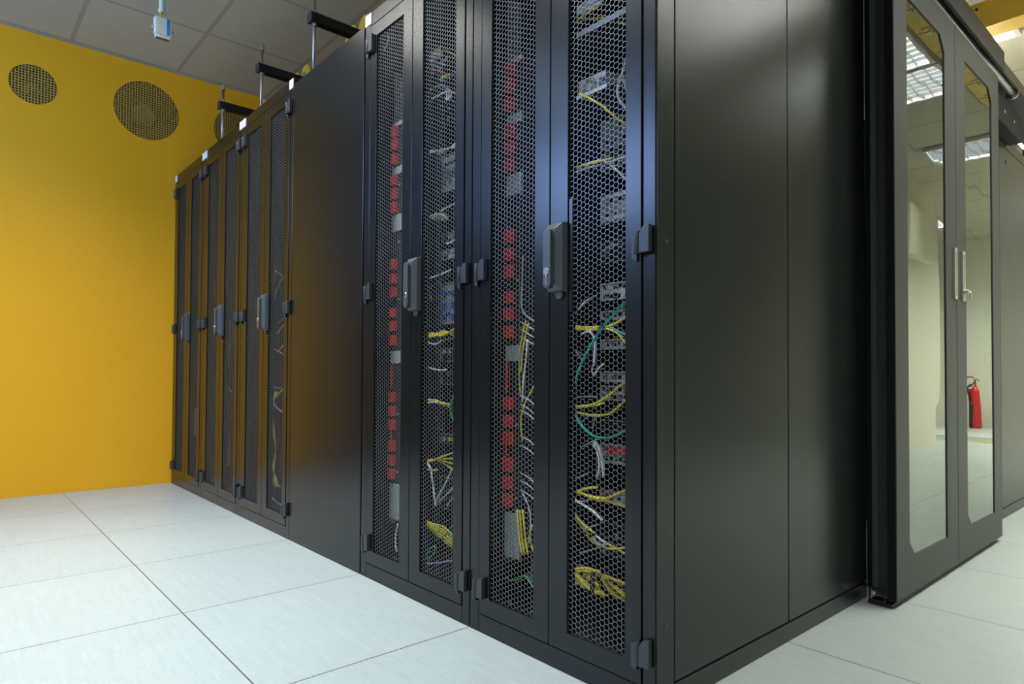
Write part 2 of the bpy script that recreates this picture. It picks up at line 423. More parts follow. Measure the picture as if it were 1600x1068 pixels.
def hinge_mb():
    b = MB()
    b.prism([(.002, -.022), (.002, .016), (.012, .030), (.027, .032), (.027, -.022)], 'y', -.014, -.002, 'hinge')
    b.cyl((-.004, -.012, -.024), .0062, .046, 'z', 'hinge', 12)
    b.prism([(-.022, -.03), (-.022, .014), (-.008, .014), (-.008, -.036), (-.014, -.036)], 'y', -.007, -.002, 'hinge')
    return b
def handle_mb():
    b = MB()
    # tapered bowl
    o = rect(.305, .356, .846, 1.004); i_ = rect(.312, .340, .862, .988)
    vs = [(x, -.002, z) for x, z in o] + [(x, -.014, z) for x, z in rect(.3055, .353, .849, 1.001)] + [(x, -.024, z) for x, z in i_]
    fs = [(k, (k + 1) % 4, 4 + (k + 1) % 4, 4 + k) for k in range(4)] + [(4 + k, 4 + (k + 1) % 4, 8 + (k + 1) % 4, 8 + k) for k in range(4)] + [(8, 9, 10, 11)]
    b.add(vs, fs, 'handle')
    # lever with rounded ends
    poly = []
    for k in range(9): a = PI * k / 8; poly.append((.3225 + .0125 * math.cos(a), .976 + .0125 * math.sin(a)))
    for k in range(9): a = PI + PI * k / 8; poly.append((.3225 + .0125 * math.cos(a), .866 + .0125 * math.sin(a)))
    b.prism(poly, 'y', -.034, -.02, 'handle')
    b.cyl((.3225, -.0365, .892), .0085, .004, 'y', 'chrome', 16)
    b.prism([(.3195, .862), (.3255, .862), (.3255, .888), (.3195, .888)], 'y', -.036, -.033, 'chrome')
    b.cyl((.335, -.008, .842), .012, .006, 'y', 'handle', 16)
    return b
def rail_mb(x, sgn):
    b = MB(); y = .262; w = .032
    n = 76; p = .0222
    for i in range(n):
        z = .075 + i * p
        o = rect(x, x + w, z, z + p); q = rect(x + .011, x + .021, z + .006, z + .0162)
        b.ring(o, q, 'y', y, y + .002, 'zinc')
    b.box((x if sgn > 0 else x + w - .002, y + .0021, .075), (x + .002 if sgn > 0 else x + w, y + .045, .075 + n * p), 'zinc')
    return b
def make_cabinet(x0, label):
    global HEX
    t = thing('server_cabinet', (x0, 0, 0), label, 'server cabinet', 'tall server cabinets in the front row')
    b = MB(); g = .0015
    b.box((g, 0, 0), (.038, .035, H_), 'paint'); b.box((.567, 0, 0), (W_ - g, .035, H_), 'paint')
    b.box((.038, 0, 0), (.567, .035, .046), 'paint'); b.box((.038, 0, 1.8115), (.567, .035, H_), 'paint')
    b.box((g, .035, 1.84), (W_ - g, D_, H_), 'paint')
    b.build('cabinet_frame', t, .0018)
    s = MB(); s.box((g, .0355, .002), (g + .004, D_, 1.8395), 'inner'); s.box((W_ - g - .004, .0355, .002), (W_ - g, D_, 1.8395), 'inner')
    s.box((g + .004, D_ - .006, .002), (W_ - g - .004, D_, 1.8395), 'inner'); s.box((g + .004, .0355, .002), (W_ - g - .004, D_ - .006, .03), 'inner')
    s.build('inner_walls', t)
    for k, (a, c, oa, oc) in enumerate(((.0405, .2995, .083, .247), (.3015, .5645, .359, .523))):
        d = leaf_frame(a, c, oa, oc, k)
        if k: d.box((oa - .001, .0005, .80), (oa + .012, .02, 1.055), 'paint')
        d = d.build('door', t, .0016)
        hp = obj('mesh_panel', HEX, d) if HEX else hex_panel().build('mesh_panel', d)
        HEX = hp.data; hp.location = (oa, .003, .091)
        for z in (1.741, .925, .112):
            hm = hinge_mb().build('hinge', d, .001, ((.041 if k == 0 else .565), 0, z))
        if k: handle_mb().build('handle', d, .0022)
    for a, c in ((.0025, .042), (.558, .5975)):
        MB().box((a, -.0025, 1.8185), (c, -.0002, 1.856), 'label').build('label_plate', t)
    rail_mb(.036, 1).build('rack_rail', t); rail_mb(.532, -1).build('rack_rail', t)
    return t
CAB = ['server cabinet with twin mesh doors standing against the yellow wall',
       'server cabinet with twin mesh doors, second from the yellow wall',
       'server cabinet with twin mesh doors touching the flat blank panel, red and blue cables inside',
       None,
       'server cabinet with twin mesh doors between the flat blank panel and the corner cabinet',
       'corner server cabinet with twin mesh doors, plain side panels and a hanging teal cable']
cabs = []
for i, lab in enumerate(CAB):
    if lab: cabs.append(make_cabinet(-3.6 + .6 * i, lab))
corner = cabs[-1]
# side of the corner cabinet
def side_cladding(t, sgn, y0, y1, seams, xx):
    """plain panels on the face x = xx"""
    s = MB(); a, c = xx, xx + .0025
    s.box((a, y0, 0), (c, y0 + .055, H_), 'paint_side'); s.box((a, y0 + .055, 0), (c, y1, .0455), 'paint_side'); s.box((a, y0 + .055, 1.81), (c, y1, H_), 'paint_side')
    s.box((a - .004, y0 + .055, .0455), (a - .001, y1, 1.81), 'inner')
    s.build('side_frame', t, .001)
    for p, q in seams:
        MB().box((a - .0005, p, .0495), (c, q, 1.8065), 'paint_side').build('side_panel', t, .002)
    for z in (.166, .926):
        MB().cyl((c, y0 + .029, z), .0052, .0012, 'x', 'profile', 14).build('screw', t)
side_cladding(corner, 1, .001, 1.03, ((.0595, .536), (.540, 1.029)), .5995)

# blank cabinet between the mesh cabinets
t = thing('blank_cabinet', (-1.8, 0, 0), 'blank cabinet with one flat charcoal front panel and no doors or mesh', 'cabinet')
MB().box((.003, -.001, .001), (.5955, .022, 1.829), 'paint').build('front_panel', t, .002)
MB().box((.006, .0225, .001), (.594, D_, 1.822), 'inner').build('cabinet_body', t)

# cabinet row beyond the glass doors
t = thing('server_cabinet', (-.6, 2.14, 0), 'server cabinet at the far right, its plain side beyond the sliding glass doors', 'server cabinet')
bb = MB(); bb.box((.0015, 0, 0), (.5945, 1.02, H_), 'paint'); bb.build('cabinet_body', t, .002)
s = MB(); a, c = .5995, .602
s.box((a - .004, 0, 0), (c, .055, H_), 'paint_far'); s.box((a - .004, .055, 0), (c, 1.02, .0455), 'paint_far'); s.box((a - .004, .055, 1.765), (c, 1.02, H_ - .045), 'paint_far')
s.build('side_frame', t, .001)
MB().box((a - .002, .0575, .0495), (c, .48, 1.761), 'paint_far').build('side_panel', t, .002)
MB().box((a - .002, .4835, .0495), (c, .995, 1.761), 'paint_far').build('side_panel', t, .002)
MB().cyl((c, .62, 1.70), .012, .003, 'x', 'profile', 16).build('panel_lock', t)
t = thing('server_cabinet', (-.6, 3.17, 0), 'server cabinet continuing past the far right plain side panel', 'server cabinet')
MB().box((.0015, 0, 0), (.6, 1.02, H_), 'paint_far').build('cabinet_body', t, .002)

# ------------------------------------------------------------------ power strips
def power_strip(x, label):
    t = thing('power_strip', (x, .08, .18), label, 'power strip', 'vertical power strips with red outlets')
    z0 = .18
    MB().box((.0, .003, 0), (.06, .05, 1.32), 'pdu_dark').build('strip_body', t)
    MB().box((-.017, .012, -.02), (-.0005, .05, 1.50), 'pdu_side').build('strip_bracket', t)
    for a, c in ((1.489, 1.501), (1.327, 1.351), (1.136, 1.191), (.696, .737), (.182, .298)):
        MB().box((.0, -.002, a - z0), (.06, .0025, c - z0), 'pdu_grey').build('strip_module', t)
    MB().box((.0, .0035, 1.3205), (.006, .02, 1.489 - z0 + .01), 'pdu_grey').build('strip_post', t)
    for g in ((1.453, 1.491), (1.409, 1.446), (1.361, 1.398), (1.290, 1.325), (1.244, 1.281), (1.198, 1.235), (1.008, 1.044), (.961, .996), (.915, .951),
              (.848, .881), (.803, .838), (.756, .790), (.567, .601), (.520, .555), (.474, .511), (.404, .442), (.358, .394), (.313, .348)):
        o = MB(); a, c = g[0] - z0 + .001, g[1] - z0 - .001
        o.box((.001, -.012, a), (.030, .0028, c), 'red_outlet')
        o.box((.007, -.0125, a + .008), (.024, -.0118, a + .012), 'tag_red'); o.box((.007, -.0125, c - .012), (.024, -.0118, c - .008), 'tag_red')
        o.build('outlet', t, .0025)
    for a, c in ((.612, .69), (.443, .473)):
        MB().box((.001, -.004, a - z0), (.006, .0025, c - z0), 'red_outlet').build('strip_stripe', t)
    for k in range(6):
        z = .335 + k * .19
        MB().box((.041, -.0005, z - z0), (.045, .0028, z - z0 + .007), 'gear').build('strip_mark', t)
power_strip(-1.151, 'vertical power strip with red outlets in the cabinet beside the flat blank panel')
power_strip(-.553, 'vertical power strip with red outlets in the corner cabinet')

# ------------------------------------------------------------------ rack devices
def device(name, x0, x1, y, z0, z1, style, label, depth=.5):
    t = thing(name, (x0, y, z0), label, {'rack_shelf': 'shelf', 'media_converter': 'network device', 'network_switch': 'switch'}.get(name, 'server'), 'devices mounted in the two near cabinets')
    w, h = x1 - x0, z1 - z0
    MB().box((0, .004, .001), (w, depth, h - .001), 'gear_dark').build('chassis', t)
    fp = MB()
    face = {'pale': 'gear_light', 'mid': 'gear', 'dark': 'gear_mid', 'blue': 'gear_mid'}[style]
    fp.box((0, 0, 0), (w, .0038, h), face if style != 'dark' else 'gear_dark')
    # raised rim, vents
    fp.box((0, -.002, h - .003), (w, 0, h), face); fp.box((0, -.002, 0), (w, 0, .003), face); fp.box((0, -.002, .003), (.006, 0, h - .003), face)
    fp.build('faceplate', t)
    rnd = random.Random(int(z0 * 1000)); n = 12; p = MB(); rows = 1 if h < .035 else 2
    for r in range(rows):
        zc = h * ((r + .5) / rows); ph = min(.011, h / rows * .55)
        x = .012
        while x < w - .02:
            pw = rnd.choice((.006, .010, .012, .018)); k = rnd.random()
            if k < .75: p.box((x, -.0012, zc - ph / 2), (x + pw, -.0002, zc + ph / 2), 'port')
            elif style != 'dark' or k > .9: p.box((x, -.003, zc - ph / 2), (x + pw, -.0002, zc + ph / 2), 'gear' if style != 'pale' else 'gear_light')
            x += pw + rnd.choice((.003, .004, .008))
    p.build('port_row', t)
    v = MB()
    for k in range(int(w / .0062) - 2): v.box((.008 + k * .0062, -.0008, h - .0075), (.0112 + k * .0062, -.0001, h - .0042), 'port')
    v.build('vent_slots', t)
    return t, w, h
def patch(t, a, c, key, name): MB().box((a[0], -.006, a[1]), (c[0], -.0002, c[1]), key).build(name, t, .0008)
FX0, FX1, FY = -.467, -.062, .36
FD = [('server', 1.302, 1.385, 'pale', 'pale server rear with a red tag near the top of the corner cabinet'),
      ('network_switch', 1.245, 1.292, 'mid', 'grey switch just below the pale server with the red tag'),
      ('server', 1.090, 1.173, 'mid', 'grey server rear with pale rails level with the top of the door handle'),
      ('server', .977, 1.039, 'dark', 'dark server with faint loop handles behind the door handle'),
      ('network_switch', .871, .920, 'pale', 'pale switch with black ports just above the teal cable end'),
      ('network_switch', .816, .842, 'mid', 'thin grey device behind the top of the teal cable loop'),
      ('network_switch', .732, .761, 'mid', 'thin grey device below the yellow fan of cables'),
      ('server', .640, .670, 'mid', 'thin grey server with a green latch inside the teal loop'),
      ('server', .589, .630, 'mid', 'grey server with a red tag and green latch inside the teal loop'),
      ('server', .504, .534, 'dark', 'dark server across the bottom of the teal loop'),
      ('server', .413, .466, 'mid', 'grey server with a long red label below the teal loop'),
      ('network_switch', .305, .336, 'mid', 'thin grey device with a small red tag behind the yellow loop'),
      ('server', .205, .246, 'dark', 'dark device above the thick yellow bundle'),
      ('server', .155, .192, 'dark', 'lowest dark device, partly behind the thick yellow bundle')]
for n, a, c, st, lab in FD:
    t, w, h = device(n, FX0, FX1, FY, a, c, st, lab)
    if 'near the top' in lab:
        patch(t, (.085, .058), (.135, .072), 'tag_red', 'red_tag'); patch(t, (.03, .02), (.075, .05), 'gear_light', 'blank_plate')
    if 'red tag and green' in lab: patch(t, (.09, .02), (.13, .036), 'tag_red', 'red_tag'); patch(t, (.148, .004), (.16, .014), 'tag_green', 'green_latch'); patch(t, (.12, .002), (.135, .012), 'tag_blue', 'blue_latch')
    if 'with a green latch inside' in lab: patch(t, (.145, .012), (.158, .024), 'tag_green', 'green_latch')
    if 'long red' in lab: patch(t, (.028, .026), (.125, .046), 'tag_red', 'red_tag')
    if 'small red' in lab: patch(t, (.02, .006), (.05, .022), 'tag_red', 'red_tag')
    if 'loop handles' in lab:
        for x in (.03, .12): 
            q = MB(); q.tube([(x, 0, .02), (x, -.03, .022), (x + .02, -.035, .03), (x + .05, -.03, .04), (x + .055, 0, .042)], .005, 'gear_mid'); q.build('loop_handle', t)
    if 'pale switch' in lab:
        for x in (.05, .095, .14): patch(t, (x, .004), (x + .02, .018), 'port', 'socket')
    if 'pale rails' in lab:
        q = MB(); q.ring(rect(.004, .2, .006, .078), rect(.014, .19, .018, .070), 'y', -.006, -.0002, 'gear_light'); q.build('pale_rail', t)
# shelf and converter at the top of the corner cabinet
t = thing('rack_shelf', (-.52, .2, 1.555), 'grey shelf edge under the white cables at the top of the corner cabinet', 'shelf')
MB().box((0, 0, 0), (.445, .5, .004), 'gear_dark').build('shelf_board', t); MB().box((0, -.003, -.004), (.445, 0, .010), 'gear_mid').build('shelf_lip', t)
t = thing('rack_shelf', (-.52, .22, 1.40), 'shelf carrying the small white converter in the corner cabinet', 'shelf')
MB().box((0, 0, 0), (.445, .5, .004), 'gear_dark').build('shelf_board', t); MB().box((.02, -.003, -.002), (.20, 0, .008), 'gear_light').build('shelf_lip', t)
t = thing('media_converter', (-.452, .25, 1.405), 'small white converter with a round fan on a shelf in the corner cabinet', 'network device')
MB().box((0, 0, 0), (.10, .12, .062), 'white').build('case', t, .003)
q = MB(); q.cyl((.045, -.003, .031), .024, .003, 'y', 'gear_mid', 20); q.cyl((.045, -.005, .031), .010, .003, 'y', 'white', 16); q.build('fan_guard', t)
MB().box((.078, -.003, .01), (.098, -.0002, .045), 'c_blue').build('blue_latch', t)

EX0, EX1, EY = -1.1305, -.67, .268
ED = [('server', 1.538, 1.608, 'dark', 'dark server below the white cable fan in the second near cabinet'),
      ('server', 1.30, 1.43, 'blue', 'tall grey server above the beige cable bundle in the second near cabinet'),
      ('network_switch', 1.119, 1.154, 'blue', 'thin grey switch beside the perforated rail, above door handle height'),
      ('network_switch', 1.061, 1.096, 'blue', 'thin grey switch beside the perforated rail at door handle top'),
      ('server', .835, .980, 'blue', 'server with blue latches behind the door handle of the second near cabinet'),
      ('network_switch', .705, .751, 'dark', 'dark switch just under the yellow cables at mid height, second near cabinet'),
      ('network_switch', .625, .671, 'dark', 'dark switch above the lower yellow cables, second near cabinet'),
      ('server', .42, .454, 'dark', 'dark server with yellow marks in the second near cabinet'),
      ('server', .193, .306, 'dark', 'bottom dark server behind the falling white cables')]
for n, a, c, st, lab in ED:
    t, w, h = device(n, EX0, EX1, EY, a, c, st, lab)
    if 'blue latches' in lab:
        for k in range(4):
            for r in range(3): patch(t, (.01 + k * .05, .02 + r * .04), (.03 + k * .05, .036 + r * .04), 'tag_blue', 'blue_latch')
    if 'yellow marks' in lab:
        for k in range(4): patch(t, (.02 + k * .03, .010), (.034 + k * .03, .024), 'c_yellow', 'yellow_mark')

# ------------------------------------------------------------------ cables
GL = {}
def gl(keys, label, group): 
    for k in keys.split(): GL[k] = (label, group)
B_ = 'corner cabinet'
gl('F_white_top', 'white cable in the sheaf on the top shelf of the corner cabinet', 'white cables on the top shelf')
gl('F_yel_top', 'yellow cable running under the white sheaf at the top of the corner cabinet', 'yellow cables under the white sheaf')
gl('F_yel_diag', 'single yellow cable slanting down below the small white converter', None)
gl('F_white_loop', 'thick white cable looping beside the hinge side, near the small white converter', 'thick white looping cables')
gl('F_beige_mid', 'beige cable at the lower edge of the mixed run below the red tagged pale server', None)
gl('F_white_mid', 'white cable in the mixed run below the red tagged pale server', None)
gl('F_yel_mid', 'yellow cable in the mixed run below the red tagged pale server', None)
gl('F_beige_pair', 'beige cable forking toward the hinge side below the red tagged pale server', 'forking beige cables')
gl('F_white_arc', 'white cable curving down from the pale switch with black ports', None)
gl('F_green_loop', 'long teal cable hanging in a big loop in the corner cabinet', None)
gl('F_green_short', 'short teal cable crossing behind the top of the big teal loop', None)
gl('F_yel_band', 'yellow cable in the level band beside the upper teal loop', 'yellow cables in the level band')
gl('F_yel_fan', 'yellow cable fanning out behind the upper teal loop', 'yellow cables fanning behind the teal loop')
gl('F_white_drop', 'white cable bending over and dropping inside the teal loop', None)
gl('F_grey_pair', 'thin grey cable slanting outside the upper teal loop', 'thin grey slanting cables')
gl('F_white_stub', 'short white cable end pointing down inside the teal loop', 'short white cable ends')
gl('F_grey_arc', 'grey cable arching just above the yellow arcs inside the teal loop', None)
gl('F_yel_arc', 'yellow cable sweeping in an arc across the teal loop', 'yellow arcs across the teal loop')
gl('F_grey_hair', 'hair thin grey wire in the lower half of the corner cabinet', 'hair thin grey wires')
gl('F_white_hang', 'white cable hanging beside the long red label', 'white cables hanging by the red label')
gl('F_grey_left', 'grey cable just above the yellow loop in the corner cabinet', None)
gl('F_yel_loop', 'yellow cable in the flat loop below the long red label', 'yellow cables in the flat loop')
gl('F_pale_diag', 'pale cable slanting down beneath the flat yellow loop', 'pale slanting cables')
gl('F_grey_low', 'grey cable between the slanting yellow cables and the thick yellow bundle', 'low grey cables')
gl('F_yel_low', 'yellow cable slanting down above the thick yellow bundle', 'slanting yellow cables above the bundle')
gl('F_white_low', 'white cable curled among the slanting yellow cables', 'white curls among the yellow cables')
gl('F_red', 'red cable lying on the thick yellow bundle', 'red cables on the yellow bundle')
gl('F_yel_bundle', 'yellow cable in the thick strapped bundle low in the corner cabinet', 'yellow cables in the strapped bundle')
gl('F_yel_end', 'short yellow cable piece at the stile end of the thick bundle', 'short yellow pieces beside the bundle')
gl('F_white_floor', 'thin pale wire lying below the thick yellow bundle', None)
gl('FL_yel', 'yellow cable running upright behind the red outlet strip of the corner cabinet', 'upright yellow cables by the power strip')
gl('FL_white', 'white upright cable behind the red outlet strip of the corner cabinet', None)
gl('FL_grey', 'grey upright cable bending off above mid height behind the power strip', None)
gl('FL_cord', 'short pale cord slanting away beside the red outlet strip', 'short pale cords by the power strip')
gl('FL_yel_low', 'yellow cable hanging beside the bottom grey module of the power strip', 'yellow cables by the bottom module')
gl('FL_pale_low', 'pale cable near the foot of the power strip in the corner cabinet', 'pale cables near the power strip foot')
gl('FL_ground', 'green earth wire below the power strip in the corner cabinet', 'green earth wires under the power strip')
gl('E_white_fan', 'white cable in the fanned bunch near the top of the second near cabinet', 'fanned white cables')
gl('E_yel_top', 'yellow cable among the fanned white bunch', 'yellow cables among the white fan')
gl('E_red', 'red cable below the fanned white bunch', None)
gl('E_lime', 'thick lime green earth cable below the fanned white bunch', None)
gl('E_blue', 'dark blue cable behind the lime green earth cable', None)
gl('E_white_arcs', 'white cable arching under the lime green earth cable', 'arching white cables')
gl('E_white_tails', 'white cable tail hanging by the hinge side near the cabinet top', 'white cable tails')
gl('E_beige_bundle', 'beige cable in the upper bundle across the perforated rail', 'upper beige bundle')
gl('E_beige_mid', 'beige cable in the lower bundle across the perforated rail', 'lower beige bundle')
gl('E_white_mid', 'white cable crossing near the door handle of the second near cabinet', 'white cables by the handle')
gl('E_black_loop', 'thin black cable looping in front of the server with blue latches', None)
gl('E_yel_mid', 'yellow cable in the run just below the blue latches', 'yellow cables below the blue latches')
gl('E_green', 'short green cable under the yellow run below the blue latches', None)
gl('E_white_lower', 'white cable across the lower middle of the second near cabinet', 'white cables in the lower middle')
gl('E_yel_lower', 'yellow cable in the middle run beside a short teal cable', 'yellow cables in the middle run')
gl('E_teal', 'short teal cable at the hinge side of the second near cabinet', 'short teal cables')
gl('E_yel_low', 'yellow cable in the run where white cables fall away', 'yellow cables above the falling white ones')
gl('E_white_fall', 'white cable falling to a meeting point below the yellow run', 'falling white cables')
gl('E_yel_floor', 'yellow cable in the lowest sloping run of the second near cabinet', 'yellow cables in the lowest run')
gl('E_green_loop', 'green cable tied in a small loop at the bottom of the second near cabinet', None)
gl('E_lilac', 'pale lilac cable lying flat below the small green loop', None)
gl('EL_white', 'white cable below the power strip beside the flat blank panel', None)
gl('EL_green', 'thin green wire above the power strip beside the flat blank panel', None)
gl('C_red', 'red cable hanging upright in the cabinet touching the flat blank panel', 'hanging red cables')
gl('C_blue', 'dark blue cable hanging beside the red ones near the flat blank panel', 'hanging blue cables')
gl('C_teal', 'teal cable curving above the handle in the cabinet touching the flat panel', None)
gl('C_yel', 'yellow cable curling down low in the cabinet touching the flat panel', 'curling yellow cables')
gl('C_yel_up', 'short yellow cable beside the handle of the cabinet touching the flat panel', 'short yellow cables by the handle')
gl('C_orange', 'short orange red cable just over the short yellow ones', None)
gl('C_white', 'white cable crossing the mesh leaf next to the flat blank panel', 'white cables next to the blank panel')
gl('C_teal_low', 'short level teal cable low in the cabinet touching the flat panel', None)
gl('B_yel', 'thin yellow cable in the cabinet second from the yellow wall', None)
gl('B_teal', 'short teal cable in the cabinet second from the yellow wall', None)
gl('B_green', 'short green wire at the bottom of the cabinet second from the wall', None)
